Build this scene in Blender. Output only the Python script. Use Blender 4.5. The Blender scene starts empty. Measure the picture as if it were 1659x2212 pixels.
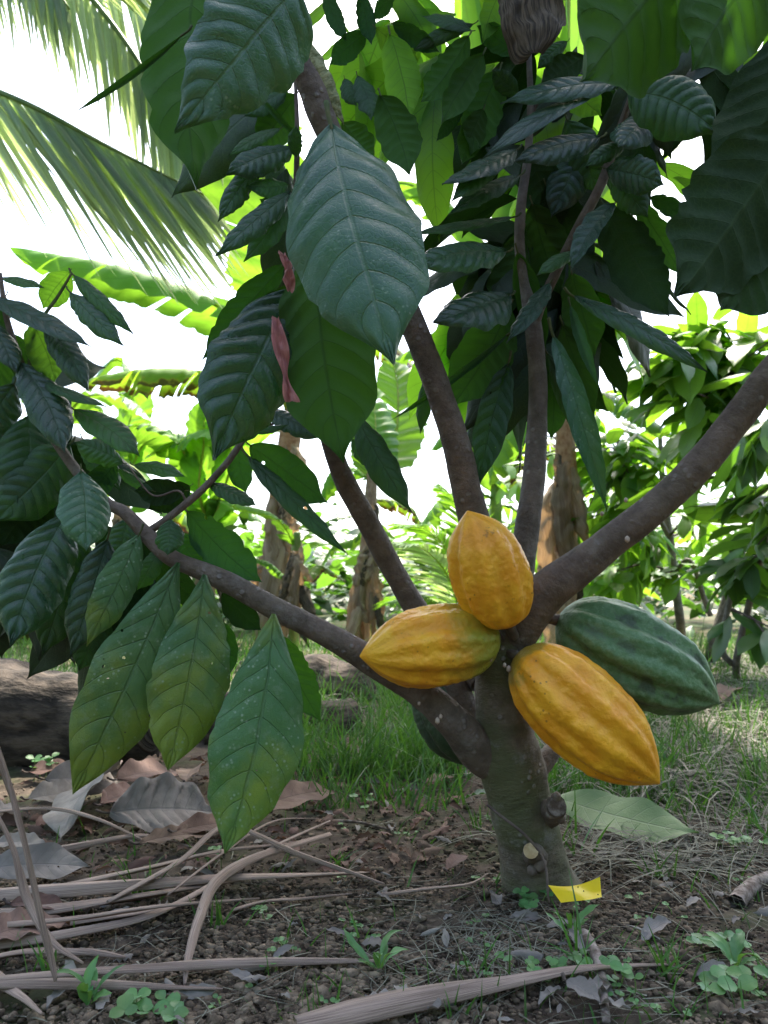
import bpy, math, random
import numpy as np
from mathutils import Vector, noise, Quaternion

scene = bpy.context.scene
COL = scene.collection
R = math.radians

# ------------------------------------------------------------------ camera frame
F = 1663.0
CAM = Vector((0, 0, .357))
PIT = R(6.65)
RT = Vector((1, 0, 0)); FW = Vector((0, math.cos(PIT), math.sin(PIT))); UP = Vector((0, -math.sin(PIT), math.cos(PIT)))
UPZ = Vector((0, 0, 1))

def P(u, v, d):
    return CAM + (FW + RT * ((u - 829.5) / F) + UP * ((1106 - v) / F)) * d

def gh(x, y):
    h = .03 * noise.noise(Vector((x * .8 + 3, y * .8, 1.7))) + .012 * noise.noise(Vector((x * 3.1, y * 3.1, 5)))
    k = min(1, math.hypot(x - .19, y - .95) / .6)
    h *= .25 + .75 * k
    if y > 5:
        h += .02 * (y - 5)*min(1,(30/max(y,1)))
    return h

def G(u, v, up=0.0):
    d = FW + RT * ((u - 829.5) / F) + UP * ((1106 - v) / F)
    z = 0.0
    p = None
    for _ in range(4):
        t = (z - CAM.z) / d.z
        p = CAM + d * t
        z = gh(p.x, p.y) if p.y < 30 else 0
    return Vector((p.x, p.y, z + up))

# ------------------------------------------------------------------ mesh helpers
class MB:
    def __init__(s):
        s.v = []; s.f = []; s.uv = []; s.m = []; s.n = 0
    def add(s, verts, faces, uvs=None, mat=0):
        verts = np.asarray(verts, dtype=float).reshape(-1, 3)
        o = s.n
        s.v.append(verts); s.n += len(verts)
        s.uv.append(np.asarray(uvs, dtype=float).reshape(-1, 2) if uvs is not None else np.zeros((len(verts), 2)))
        s.f.extend([tuple(i + o for i in f) for f in faces])
        s.m.extend([mat] * len(faces))
    def build(s, name, mats, parent=None, smooth=True):
        me = bpy.data.meshes.new(name)
        V = np.concatenate(s.v) if s.v else np.zeros((0, 3))
        me.from_pydata(V.tolist(), [], s.f)
        uv = np.concatenate(s.uv)
        lay = me.uv_layers.new(name='UVMap')
        li = np.zeros(len(me.loops), dtype=np.int32)
        me.loops.foreach_get('vertex_index', li)
        lay.data.foreach_set('uv', uv[li].astype(np.float32).ravel())
        if not isinstance(mats, (list, tuple)): mats = [mats]
        for m in mats: me.materials.append(m)
        me.polygons.foreach_set('material_index', s.m)
        if smooth: me.polygons.foreach_set('use_smooth', [True] * len(me.polygons))
        me.update()
        o = bpy.data.objects.new(name, me)
        COL.objects.link(o)
        if parent is not None:
            o.parent = parent
            o.matrix_parent_inverse = parent_inv(parent)
        return o

def parent_inv(p):
    from mathutils import Matrix
    # every mesh is built in world coordinates: only an Empty carries an offset
    return Matrix.Translation(-p.location) if p.type == 'EMPTY' else Matrix.Identity(4)

def tag(o, label=None, cat=None, group=None, kind=None):
    if label: o['label'] = label
    if cat: o['category'] = cat
    if group: o['group'] = group
    if kind: o['kind'] = kind
    return o

def thing(name, loc, label, cat, group=None):
    o = bpy.data.objects.new(name, None)
    o.empty_display_size = .05
    o.location = loc
    COL.objects.link(o)
    return tag(o, label, cat, group)

def catmull(pts, n):
    P_ = [np.array(p, dtype=float) for p in pts]
    P_ = [2 * P_[0] - P_[1]] + P_ + [2 * P_[-1] - P_[-2]]
    out = []
    m = len(P_) - 3
    for i in range(m):
        a, b, c, d = P_[i:i + 4]
        for k in range(n):
            t = k / n
            out.append(.5 * ((2 * b) + (-a + c) * t + (2 * a - 5 * b + 4 * c - d) * t * t + (-a + 3 * b - 3 * c + d) * t ** 3))
    out.append(P_[-2])
    return np.array(out)

def tube(mb, pts, radii, seg=10, n=6, rough=0.0, freq=30, mat=0, cap=True, flat=1.0, seed=0.0):
    data = catmull([tuple(p) + (r,) for p, r in zip(pts, radii)], n)
    c = data[:, :3]; r = np.maximum(data[:, 3], 1e-4)
    k = len(c)
    tang = np.gradient(c, axis=0); tang /= np.linalg.norm(tang, axis=1)[:, None] + 1e-12
    ref = np.array((0, 1., 0)) if abs(tang[0][1]) < .9 else np.array((1., 0, 0))
    s = np.cross(tang[0], ref); s /= np.linalg.norm(s)
    V = []; UV = []
    le = 0
    for i in range(k):
        s = s - tang[i] * s.dot(tang[i]); s /= np.linalg.norm(s)
        b = np.cross(tang[i], s)
        if i: le += np.linalg.norm(c[i] - c[i - 1])
        for j in range(seg):
            a = 2 * math.pi * j / seg
            d = s * math.cos(a) + b * math.sin(a) * flat
            rr = r[i]
            if rough:
                q = c[i] + d * rr
                rr *= 1 + rough * (noise.noise(Vector(q * freq) + Vector((seed, 0, 0))) + .5 * noise.noise(Vector(q * freq * 2.7)))
            V.append(c[i] + d * rr); UV.append((le * 10, j / seg))
    Fc = []
    for i in range(k - 1):
        for j in range(seg):
            Fc.append((i * seg + j, i * seg + (j + 1) % seg, (i + 1) * seg + (j + 1) % seg, (i + 1) * seg + j))
    if cap:
        V.append(c[-1] + tang[-1] * r[-1] * .3); UV.append((le * 10, 0))
        for j in range(seg): Fc.append(((k - 1) * seg + j, (k - 1) * seg + (j + 1) % seg, len(V) - 1))
    mb.add(V, Fc, UV, mat)

_gf = {}
def grid_faces(nu, nv):
    if (nu, nv) not in _gf:
        w = nv + 1
        _gf[(nu, nv)] = [(i * w + j, i * w + j + 1, (i + 1) * w + j + 1, (i + 1) * w + j) for i in range(nu) for j in range(nv)]
    return _gf[(nu, nv)]

PROF_S = np.array([0, .02, .06, .12, .22, .35, .5, .62, .72, .8, .87, .92, .96, 1])
PROF_W = np.array([.03, .16, .36, .56, .8, .95, 1, .96, .85, .67, .40, .19, .075, .008])
PROF_TIP = np.array([.05, .3, .55, .78, .97, 1, .92, .78, .60, .43, .24, .13, .06, .008])
PROF_LANCE = np.array([.05, .1, .2, .34, .58, .84, 1, .98, .88, .72, .5, .3, .14, .01])
def smooth_prof(s, prof):
    w = np.interp(s, PROF_S, prof)
    w2 = (np.interp(np.clip(s - .03, 0, 1), PROF_S, prof) + np.interp(np.clip(s + .03, 0, 1), PROF_S, prof)) / 2
    edge = np.minimum(s, 1 - s) < .03
    return np.where(edge, w, .5 * w + .5 * w2)

NV = 9.0
def leaf_grid(base, tip, W, N, nu=30, nv=10, bend=.08, sbend=0., cup=.25, twist=0., corr=.07, wave=.03, rough=0., prof=None, seed=0, asym=0., rag=0.):
    rg = np.random.RandomState(seed % 100000)
    b = np.array(base, float); a = np.array(tip, float) - b
    L = np.linalg.norm(a); t = a / L
    N = np.array(N, float); N = N - t * N.dot(t); N /= np.linalg.norm(N)
    S = np.cross(t, N)
    u = np.linspace(0, 1, nu + 1) ; u = u ** 0.95
    v = np.linspace(-1, 1, nv + 1)
    U, Vv = np.meshgrid(u, v, indexing='ij')
    w = smooth_prof(U, PROF_W if prof is None else prof) * W / 2
    w = w * (1 + asym * np.sign(Vv) + .035 * np.sin(U * 23 + rg.rand() * 6) * (np.abs(Vv) > .5))
    if rag:
        kk = np.linspace(0, 1, 26)
        for sg in (-1, 1):
            nz = np.interp(U, kk, np.clip(rg.rand(26) - .55, 0, 1) ** 1.2)
            w = np.where(Vv * sg > 0, w * (1 - rag * nz * np.clip(np.abs(Vv) * 1.6 - .6, 0, 1)), w)
    va = np.abs(Vv)
    ang = Vv * cup * 2
    if abs(cup) < 1e-3:
        x = Vv * w; z = 0 * w
    else:
        x = w * np.sin(ang) / (cup * 2); z = w * (1 - np.cos(ang)) / (cup * 2)
    ph = NV * (U - .16 * va * (.6 + .4 * va))
    q = np.abs(np.sin(math.pi * ph)) ** .7
    z = z + corr * W * .5 * q * np.sqrt(va) * (1 - va ** 5)
    p1, p2 = rg.rand(2) * 6.28
    f1 = 2.0 + rg.rand() * 2.2
    z = z + wave * W * va ** 2 * np.where(Vv > 0, np.sin(U * 6.28 * f1 + p1), np.sin(U * 6.28 * f1 * 1.2 + p2))
    cz = bend * L * 4 * U * (1 - U); cx = sbend * L * 4 * U * (1 - U)
    tw = twist * (U - .3)
    X = x * np.cos(tw) - z * np.sin(tw) + cx
    Z = x * np.sin(tw) + z * np.cos(tw) + cz
    V3 = b + U[..., None] * a + X[..., None] * S + Z[..., None] * N
    if rough:
        flat = V3.reshape(-1, 3)
        fr = 9 / W * .35
        off = np.array([noise.noise_vector(Vector(p * fr) + Vector((seed * .37, 0, 0))) for p in flat]) + .4 * np.array([noise.noise_vector(Vector(p * fr * 2.6)) for p in flat])
        flat = flat + off * rough * W
        V3 = flat
    uv = np.stack([U, (Vv + 1) / 2], -1)
    return V3.reshape(-1, 3), grid_faces(nu, nv), uv.reshape(-1, 2)

# ------------------------------------------------------------------ material helpers
class NT:
    def __init__(s, name):
        s.mat = bpy.data.materials.new(name); s.mat.use_nodes = True
        s.t = s.mat.node_tree
        s.t.nodes.clear()
        s.out = s.t.nodes.new('ShaderNodeOutputMaterial')
    def n(s, typ, props=None, **inp):
        nd = s.t.nodes.new(typ)
        for k, v in (props or {}).items(): setattr(nd, k, v)
        for k, v in inp.items():
            key = int(k[1:]) if k[0] == 'i' and k[1:].isdigit() else k.replace('_', ' ')
            s.set(nd.inputs[key], v)
        return nd
    def set(s, sock, v):
        if isinstance(v, bpy.types.NodeSocket): s.t.links.new(v, sock)
        elif isinstance(v, bpy.types.Node): s.t.links.new(v.outputs[0], sock)
        else:
            if isinstance(v, (tuple, list)) and len(v) == 3 and sock.type == 'RGBA': v = (*v, 1)
            sock.default_value = v
    def m(s, op, a, b=None, c=None):
        nd = s.t.nodes.new('ShaderNodeMath'); nd.operation = op
        for i, v in enumerate((a, b, c)):
            if v is not None: s.set(nd.inputs[i], v)
        return nd.outputs[0]
    def ramp(s, fac, stops, interp='LINEAR'):
        nd = s.t.nodes.new('ShaderNodeValToRGB'); s.set(nd.inputs[0], fac)
        el = nd.color_ramp.elements
        while len(el) < len(stops): el.new(.5)
        for e, (p, c) in zip(el, stops):
            e.position = p; e.color = (*c, 1) if len(c) == 3 else c
        nd.color_ramp.interpolation = interp
        return nd.outputs[0]
    def mix(s, fac, a, b, blend='MIX'):
        nd = s.t.nodes.new('ShaderNodeMix'); nd.data_type = 'RGBA'; nd.blend_type = blend
        s.set(nd.inputs[0], fac); s.set(nd.inputs[6], a); s.set(nd.inputs[7], b)
        return nd.outputs[2]
    def smooth(s, v, lo, hi):
        nd = s.t.nodes.new('ShaderNodeMapRange'); nd.interpolation_type = 'SMOOTHSTEP'
        s.set(nd.inputs[0], v); nd.inputs[1].default_value = lo; nd.inputs[2].default_value = hi
        return nd.outputs[0]
    def noise(s, vec, scale, detail=4, rough=.55, dim='3D'):
        nd = s.t.nodes.new('ShaderNodeTexNoise')
        if vec is not None: s.set(nd.inputs['Vector'], vec)
        nd.inputs['Scale'].default_value = scale; nd.inputs['Detail'].default_value = detail; nd.inputs['Roughness'].default_value = rough
        return nd.outputs[0]
    def vor(s, vec, scale, feature='F1', rand=1.0):
        nd = s.t.nodes.new('ShaderNodeTexVoronoi'); nd.feature = feature
        if vec is not None: s.set(nd.inputs['Vector'], vec)
        nd.inputs['Scale'].default_value = scale; nd.inputs['Randomness'].default_value = rand
        return nd
    def bump(s, h, strength=.3, dist=.01):
        nd = s.t.nodes.new('ShaderNodeBump'); s.set(nd.inputs['Height'], h)
        nd.inputs['Strength'].default_value = strength; nd.inputs['Distance'].default_value = dist
        return nd.outputs[0]
    def done(s, shader):
        s.t.links.new(shader if isinstance(shader, bpy.types.NodeSocket) else shader.outputs[0], s.out.inputs[0])
        return s.mat

def obj_rand(T, seed=0.0):
    oi = T.n('ShaderNodeObjectInfo').outputs['Random']
    isl = T.n('ShaderNodeNewGeometry').outputs['Random Per Island']
    return T.m('FRACT', T.m('ADD', T.m('ADD', oi, isl), seed))

def leaf_mat(name, dark, light, trans, tw=.3, rough=.36, vein=(.10, .17, .05), veinmix=.35, specks=0., blotch=None, holes=0., spec=.5, browntip=None, tears=0., bumpk=1.0, valvar=.5):
    T = NT(name)
    uvn = T.n('ShaderNodeUVMap', {'uv_map': 'UVMap'})
    sep = T.n('ShaderNodeSeparateXYZ', i0=uvn)
    s_, vv = sep.outputs[0], sep.outputs[1]
    va = T.m('ABSOLUTE', T.m('SUBTRACT', T.m('MULTIPLY', vv, 2.0), 1.0))
    k = T.m('MULTIPLY', va, T.m('ADD', T.m('MULTIPLY', va, .4), .6))
    ph = T.m('MULTIPLY', T.m('SUBTRACT', s_, T.m('MULTIPLY', k, .16)), NV)
    tri = T.m('ABSOLUTE', T.m('SUBTRACT', T.m('FRACT', ph), .5))
    vm = T.smooth(tri, .455, .5)
    mid = T.m('SUBTRACT', 1.0, T.smooth(va, .012, .05))
    vmask = T.m('MAXIMUM', T.m('MULTIPLY', vm, T.m('SUBTRACT', 1.0, T.m('MULTIPLY', va, .6))), mid)
    rnd = obj_rand(T)
    geo = T.n('ShaderNodeNewGeometry')
    pos = geo.outputs['Position']
    no = T.noise(pos, 22, 5, .6)
    col = T.mix(T.smooth(no, .35, .7), dark, light)
    if blotch:
        bn = T.noise(pos, 9, 4, .6)
        edge = T.m('ADD', bn, T.m('MULTIPLY', T.smooth(s_, .35, 1.0), .22))
        col = T.mix(T.m('MULTIPLY', T.smooth(edge, .52, .74), .85), col, blotch)
    col = T.mix(T.m('MULTIPLY', vmask, veinmix), col, vein)
    # fine reticulate veins
    mp = T.n('ShaderNodeMapping', i0=uvn); mp.inputs['Scale'].default_value = (46, 20, 1)
    ret = T.vor(mp, 1.0, 'DISTANCE_TO_EDGE').outputs[0]
    retm = T.m('SUBTRACT', 1.0, T.smooth(ret, .0, .12))
    col = T.mix(T.m('MULTIPLY', retm, .12), col, vein)
    if specks:
        sp = T.vor(pos, 170)
        spm = T.m('MULTIPLY', T.m('SUBTRACT', 1.0, T.smooth(sp.outputs[0], .12, .3)), T.smooth(T.noise(pos, 26, 2), .42, .62))
        col = T.mix(T.m('MULTIPLY', spm, specks), col, (.26, .32, .24))
        col = T.mix(T.m('MULTIPLY', T.smooth(T.noise(pos, 75, 4, .7), .52, .72), specks * .4), col, (.20, .25, .19))
    if browntip:
        bt = T.m('ADD', T.m('MULTIPLY', T.noise(pos, 16, 4), .6), T.m('MULTIPLY', T.m('MULTIPLY', va, va), .55))
        col = T.mix(T.smooth(bt, browntip, browntip + .07), col, (.42, .25, .03))
        col = T.mix(T.smooth(bt, browntip + .05, browntip + .13), col, (.07, .03, .015))
    hsv = T.n('ShaderNodeHueSaturation', Color=col)
    T.set(hsv.inputs['Value'], T.m('ADD', T.m('MULTIPLY', rnd, valvar), 1 - valvar / 2))
    T.set(hsv.inputs['Hue'], T.m('ADD', T.m('MULTIPLY', T.m('FRACT', T.m('MULTIPLY', rnd, 7.3)), .03), .485))
    col = hsv.outputs[0]
    back = geo.outputs['Backfacing']
    colb = T.mix(back, col, T.mix(.4, col, tuple(c * 1.5 + .006 for c in light)))
    h = T.m('ADD', T.m('MULTIPLY', retm, -.16), T.m('ADD', T.m('MULTIPLY', T.noise(pos, 150, 3), .5), T.m('MULTIPLY', vmask, -1.1)))
    nb = T.bump(h, .45 * bumpk, .0012)
    pr = T.n('ShaderNodeBsdfPrincipled')
    T.set(pr.inputs['Base Color'], colb)
    T.set(pr.inputs['Roughness'], T.m('ADD', T.m('MULTIPLY', back, .2), T.m('ADD', T.m('MULTIPLY', T.noise(pos, 60, 3), .2), rough - .1)))
    T.set(pr.inputs['Specular IOR Level'], T.m('MULTIPLY', T.m('SUBTRACT', 1.0, T.m('MULTIPLY', back, .65)), spec))
    T.set(pr.inputs['Normal'], nb)
    tr = T.n('ShaderNodeBsdfTranslucent')
    tc = T.n('ShaderNodeHueSaturation', Color=T.mix(T.m('MULTIPLY', vmask, .75), T.mix(T.smooth(no, .3, .75), trans, tuple(c * .8 for c in trans)), tuple(c * .35 for c in trans)))
    T.set(tc.inputs['Value'], T.m('ADD', T.m('MULTIPLY', rnd, .7), .65))
    if browntip:
        tcol = T.mix(T.smooth(bt, browntip + .03, browntip + .1), tc, (.10, .035, .01))
    else: tcol = tc.outputs[0]
    T.set(tr.inputs['Color'], tcol)
    ms = T.n('ShaderNodeMixShader', i0=tw, i1=pr, i2=tr)
    sh = ms
    if holes:
        hn = T.vor(pos, 55)
        gate = T.noise(pos, 18, 2)
        hm = T.m('MULTIPLY', T.m('LESS_THAN', T.m('ADD', hn.outputs[0], T.m('MULTIPLY', T.noise(pos, 130, 2), .3)), holes + .12), T.m('GREATER_THAN', gate, .53))
        tp = T.n('ShaderNodeBsdfTransparent')
        sh = T.n('ShaderNodeMixShader', i0=hm, i1=sh, i2=tp)
    return T.done(sh)

def simple_mat(name, c1, c2, scale=30, rough=.8, bump=.4, bdist=.004, spec=.3, trans=None, tw=.3, stretch=None, var=.4, thr=(.35, .65)):
    T = NT(name)
    tc = T.n('ShaderNodeTexCoord').outputs['Object']
    vec = tc
    if stretch:
        uvn = T.n('ShaderNodeUVMap', {'uv_map': 'UVMap'})
        mp = T.n('ShaderNodeMapping', i0=uvn); mp.inputs['Scale'].default_value = stretch
        vec = mp.outputs[0]
    no = T.noise(vec, scale if not stretch else 1.0, 5, .6)
    col = T.mix(T.smooth(no, *thr), c1, c2)
    rnd = obj_rand(T)
    hsv = T.n('ShaderNodeHueSaturation', Color=col)
    T.set(hsv.inputs['Value'], T.m('ADD', T.m('MULTIPLY', rnd, var), 1 - var / 2))
    pr = T.n('ShaderNodeBsdfPrincipled', Base_Color=hsv, Roughness=rough)
    pr.inputs['Specular IOR Level'].default_value = spec
    T.set(pr.inputs['Normal'], T.bump(no, bump, bdist))
    sh = pr
    if trans:
        tr = T.n('ShaderNodeBsdfTranslucent', Color=trans)
        sh = T.n('ShaderNodeMixShader', i0=tw, i1=pr, i2=tr)
    return T.done(sh)

def bark_mat(name, c1, c2, moss=0., lich=.5, cross=True):
    T = NT(name)
    pos = T.n('ShaderNodeNewGeometry').outputs['Position']
    n1 = T.noise(pos, 40, 6, .65); n2 = T.noise(pos, 9, 4)
    col = T.mix(T.smooth(n1, .3, .7), c1, c2)
    if moss:
        mm = T.m('MULTIPLY', T.smooth(n2, .42, .62), moss)
        col = T.mix(mm, col, (.085, .096, .035))
    uvn = T.n('ShaderNodeUVMap', {'uv_map': 'UVMap'})
    mp = T.n('ShaderNodeMapping', i0=uvn); mp.inputs['Scale'].default_value = (3.5, 2.6, 1)
    n3 = T.noise(mp, 2.6, 6, .7)
    col = T.mix(T.m('MULTIPLY', T.smooth(n3, .5, .7), .3), col, tuple(c * .4 for c in c1))
    v = T.vor(pos, 85)
    lm = T.m('MULTIPLY', T.m('SUBTRACT', 1.0, T.smooth(v.outputs[0], .16, .34)), T.smooth(T.noise(pos, 17, 3), .48, .62))
    col = T.mix(T.m('MULTIPLY', lm, lich), col, (.28, .25, .23))
    lp = T.smooth(T.noise(pos, 19, 6, .75), .53, .66)
    col = T.mix(T.m('MULTIPLY', lp, lich * .6), col, (.26, .24, .23))
    h = T.m('ADD', T.m('MULTIPLY', n1, .8), T.m('ADD', T.m('MULTIPLY', lm, .4), T.m('MULTIPLY', n3, 1.0)))
    pr = T.n('ShaderNodeBsdfPrincipled', Base_Color=col, Roughness=.72)
    pr.inputs['Specular IOR Level'].default_value = .35
    T.set(pr.inputs['Normal'], T.bump(h, .8, .006))
    return T.done(pr)

def pod_mat(name, c_main, c_alt, c_base, basek=.22, bloom=None, spots=.6, rough=.38):
    T = NT(name)
    uvn = T.n('ShaderNodeUVMap', {'uv_map': 'UVMap'})
    sep = T.n('ShaderNodeSeparateXYZ', i0=uvn)
    s_ = sep.outputs[0]; fur = sep.outputs[1]
    pos = T.n('ShaderNodeNewGeometry').outputs['Position']
    n1 = T.noise(pos, 26, 4); n2 = T.noise(pos, 90, 5, .65)
    col = T.mix(T.smooth(n1, .35, .68), c_main, c_alt)
    bn = T.m('ADD', s_, T.m('MULTIPLY', T.m('SUBTRACT', T.noise(pos, 38, 4), .5), .35))
    col = T.mix(T.m('MULTIPLY', T.m('SUBTRACT', 1.0, T.smooth(bn, basek * .35, basek)), .85), col, c_base)
    col = T.mix(T.m('MULTIPLY', T.smooth(n2, .5, .75), .25), col, tuple(c * .55 for c in c_main))
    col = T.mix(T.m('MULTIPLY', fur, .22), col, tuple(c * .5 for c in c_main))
    if bloom:
        col = T.mix(T.m('MULTIPLY', T.smooth(T.noise(pos, 120, 5, .7), .38, .66), .55), col, bloom)
        st = T.m('MULTIPLY', T.smooth(fur, .15, .7), T.smooth(T.noise(pos, 30, 4, .7), .47, .6))
        col = T.mix(T.m('MULTIPLY', st, .75), col, (.02, .03, .02))
    scar = T.m('MULTIPLY', T.smooth(T.noise(pos, 34, 6, .75), .63, .70), .55)
    col = T.mix(scar, col, (.16, .075, .02) if not bloom else (.05, .06, .035))
    v = T.vor(pos, 115)
    gate = T.smooth(T.noise(pos, 21, 2), .54, .62)
    sm = T.m('MULTIPLY', T.m('MULTIPLY', T.m('SUBTRACT', 1.0, T.smooth(v.outputs[0], .1, .19)), gate), spots)
    col = T.mix(sm, col, (.06, .035, .015))
    pr = T.n('ShaderNodeBsdfPrincipled', Base_Color=col)
    T.set(pr.inputs['Roughness'], T.m('ADD', T.m('MULTIPLY', n2, .25), rough - .1))
    pr.inputs['Specular IOR Level'].default_value = .4
    pr.inputs['Subsurface Weight'].default_value = 0.0
    T.set(pr.inputs['Normal'], T.bump(T.m('ADD', T.m('MULTIPLY', n2, .6), T.m('MULTIPLY', T.noise(pos, 260, 3), .25)), .5, .006))
    return T.done(pr)

M = {}
M['dark'] = leaf_mat('mature cacao leaf', (.010, .038, .014), (.019, .062, .020), (.08, .28, .015), tw=.18, rough=.40, spec=.38, veinmix=.16, bumpk=1.4)
M['blue'] = leaf_mat('glossy cacao leaf', (.008, .032, .021), (.015, .049, .028), (.07, .22, .015), tw=.14, rough=.30, spec=.48, veinmix=.16, bumpk=1.6)
M['holey'] = leaf_mat('insect eaten cacao leaf', (.010, .038, .014), (.019, .060, .02), (.08, .28, .015), tw=.16, rough=.40, spec=.38, holes=.17, veinmix=.16, bumpk=1.6)
M['shadow'] = leaf_mat('leaf underside painted shaded', (.007, .020, .006), (.012, .032, .009), (.05, .17, .01), tw=.08, rough=.55, veinmix=.15, valvar=.4)  # shade put into the colour: darker copy for leaves in shadow
M['young'] = leaf_mat('young cacao leaf', (.045, .125, .02), (.07, .17, .026), (.34, .74, .035), tw=.55, rough=.4, vein=(.13, .24, .05))
M['blotch'] = leaf_mat('old speckled cacao leaf', (.040, .112, .044), (.058, .140, .052), (.14, .36, .03), tw=.12, rough=.42, spec=.36, specks=.7, blotch=(.17, .215, .022), holes=.12, vein=(.055, .10, .04), veinmix=.25, valvar=.15, bumpk=1.8)
M['bigleaf'] = leaf_mat('broad speckled cacao leaf', (.020, .076, .036), (.034, .105, .046), (.10, .30, .02), tw=.12, rough=.31, specks=.4, spec=.5, valvar=.1, veinmix=.25, bumpk=1.5)
M['under'] = leaf_mat('leaf underside', (.017, .052, .010), (.028, .075, .014), (.10, .31, .018), tw=.2, rough=.5, vein=(.015, .045, .012), veinmix=.5, valvar=.4)
M['bgcacao'] = leaf_mat('cacao leaf painted sunlit', (.045, .13, .02), (.075, .18, .028), (.28, .56, .03), tw=.42, rough=.42, vein=(.14, .24, .06), veinmix=.25, bumpk=.5, valvar=.8)  # sunlight put into the colour: brighter copy of the cacao leaf
M['bgdark'] = leaf_mat('cacao leaf painted shaded', (.022, .066, .018), (.04, .10, .026), (.18, .42, .03), tw=.3, rough=.42, bumpk=.5, valvar=.8)  # same leaf with shade put into its colour
M['banana'] = leaf_mat('banana leaf', (.05, .135, .02), (.075, .18, .027), (.26, .52, .03), tw=.38, rough=.4, vein=(.16, .26, .08), veinmix=.12, bumpk=.4, valvar=.4)
M['banana_old'] = leaf_mat('browning banana leaf', (.06, .14, .022), (.10, .19, .03), (.32, .52, .025), tw=.36, rough=.45, vein=(.16, .24, .08), veinmix=.12, browntip=.62, bumpk=.4)
M['palm'] = leaf_mat('coconut leaflet', (.19, .29, .18), (.25, .36, .22), (.55, .68, .25), tw=.48, rough=.4, vein=(.2, .26, .1), veinmix=.1, bumpk=.3, valvar=.5, spec=.6)
M['bush'] = leaf_mat('bush leaf', (.014, .045, .010), (.028, .072, .016), (.09, .22, .016), tw=.2, rough=.5, bumpk=.3, valvar=.9)
M['petiole'] = simple_mat('petiole', (.05, .07, .025), (.09, .09, .035), 60)
M['greenstem'] = simple_mat('green stem', (.10, .18, .04), (.2, .27, .07), 12, rough=.5)
M['yellowstem'] = simple_mat('yellow petiole', (.30, .38, .06), (.42, .46, .09), 12, rough=.5, trans=(.5, .6, .1))
M['bark'] = bark_mat('cacao branch bark', (.090, .066, .054), (.18, .136, .112), moss=.12, lich=.5)
M['trunk'] = bark_mat('cacao trunk bark', (.085, .064, .046), (.185, .145, .11), moss=.75, lich=.75)
M['palebark'] = bark_mat('pale lichened branch bark', (.10, .08, .07), (.20, .165, .15), moss=.1, lich=.9)
M['bgbark'] = bark_mat('pale lichened bark', (.10, .085, .07), (.22, .19, .165), lich=.7)
M['wood'] = simple_mat('cut wood', (.40, .27, .13), (.60, .46, .28), 70, rough=.8)
M['deadwood'] = simple_mat('dead broken wood', (.10, .07, .055), (.30, .25, .22), 90, rough=.9)
M['soilmat'] = simple_mat('soil crumb', (.055, .041, .030), (.19, .145, .105), 60, rough=.95, bump=.6, var=1.0, spec=.1)
M['strip'] = simple_mat('dry palm strip', (.20, .14, .112), (.40, .30, .245), rough=.75, stretch=(2, 26, 1), var=.35, bump=.7, bdist=.003)
M['hay'] = simple_mat('dry grass straw', (.085, .085, .065), (.21, .20, .155), rough=.8, stretch=(2, 4, 1), var=.9)
M['greyleaf'] = leaf_mat('bleached dead leaf', (.16, .140, .125), (.28, .25, .225), (.2, .18, .15), tw=.08, rough=.7, vein=(.16, .15, .15), veinmix=.5, valvar=.3, spec=.3)
M['brownleaf'] = leaf_mat('brown dead leaf', (.105, .062, .048), (.20, .125, .095), (.25, .12, .05), tw=.1, rough=.75, vein=(.08, .05, .04), veinmix=.5, valvar=.4, spec=.25)
M['tanleaf'] = simple_mat('dry banana leaf', (.18, .13, .09), (.40, .31, .22), rough=.8, stretch=(3, 14, 1), trans=(.5, .3, .14), tw=.25, var=.7, bump=.8, bdist=.01)
M['darkdry'] = simple_mat('weathered dry leaf', (.028, .021, .015), (.13, .098, .07), rough=.85, stretch=(5, 22, 1), var=.3, bump=1, bdist=.006)
M['paledry'] = simple_mat('pale shrivelled leaf', (.14, .16, .07), (.36, .36, .20), rough=.7, stretch=(24, 3, 1), var=.2, bump=1, bdist=.004)
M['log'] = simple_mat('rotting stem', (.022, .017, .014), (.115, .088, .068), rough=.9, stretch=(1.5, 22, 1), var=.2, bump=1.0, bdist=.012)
M['grass'] = leaf_mat('grass blade', (.026, .082, .018), (.048, .12, .026), (.14, .34, .03), tw=.26, rough=.45, veinmix=.0, bumpk=.1, valvar=.8)
M['weed'] = leaf_mat('weed leaf', (.06, .17, .05), (.10, .23, .07), (.22, .45, .06), tw=.25, rough=.45, vein=(.14, .28, .1), veinmix=.25, bumpk=.3, valvar=.4)
M['freshfall'] = leaf_mat('fallen green leaf underside', (.12, .20, .085), (.16, .25, .11), (.2, .32, .08), tw=.12, rough=.55, vein=(.2, .26, .15), veinmix=.6, valvar=.05)
M['tag'] = simple_mat('yellow plastic tape', (.40, .28, .03), (.78, .58, .02), 38, rough=.4, bump=.3, thr=(.3, .48), trans=(.8, .6, .02), tw=.15, var=0)
M['tagmark'] = simple_mat('dark pen dots', (.12, .09, .01), (.2, .14, .02), 20)
M['pink'] = simple_mat('faded pink ribbon', (.42, .14, .16), (.58, .27, .27), rough=.5, stretch=(1, 9, 1), trans=(.7, .3, .3), tw=.3, var=.1)
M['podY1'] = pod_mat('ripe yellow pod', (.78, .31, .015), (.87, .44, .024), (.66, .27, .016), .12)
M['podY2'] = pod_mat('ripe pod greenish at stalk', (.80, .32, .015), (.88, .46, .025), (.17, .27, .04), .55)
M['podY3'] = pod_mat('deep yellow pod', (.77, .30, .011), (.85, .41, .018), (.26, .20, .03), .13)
M['podG'] = pod_mat('unripe green pod', (.070, .155, .056), (.09, .18, .065), (.09, .17, .065), .1, bloom=(.19, .285, .165), spots=.1, rough=.5)
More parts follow.
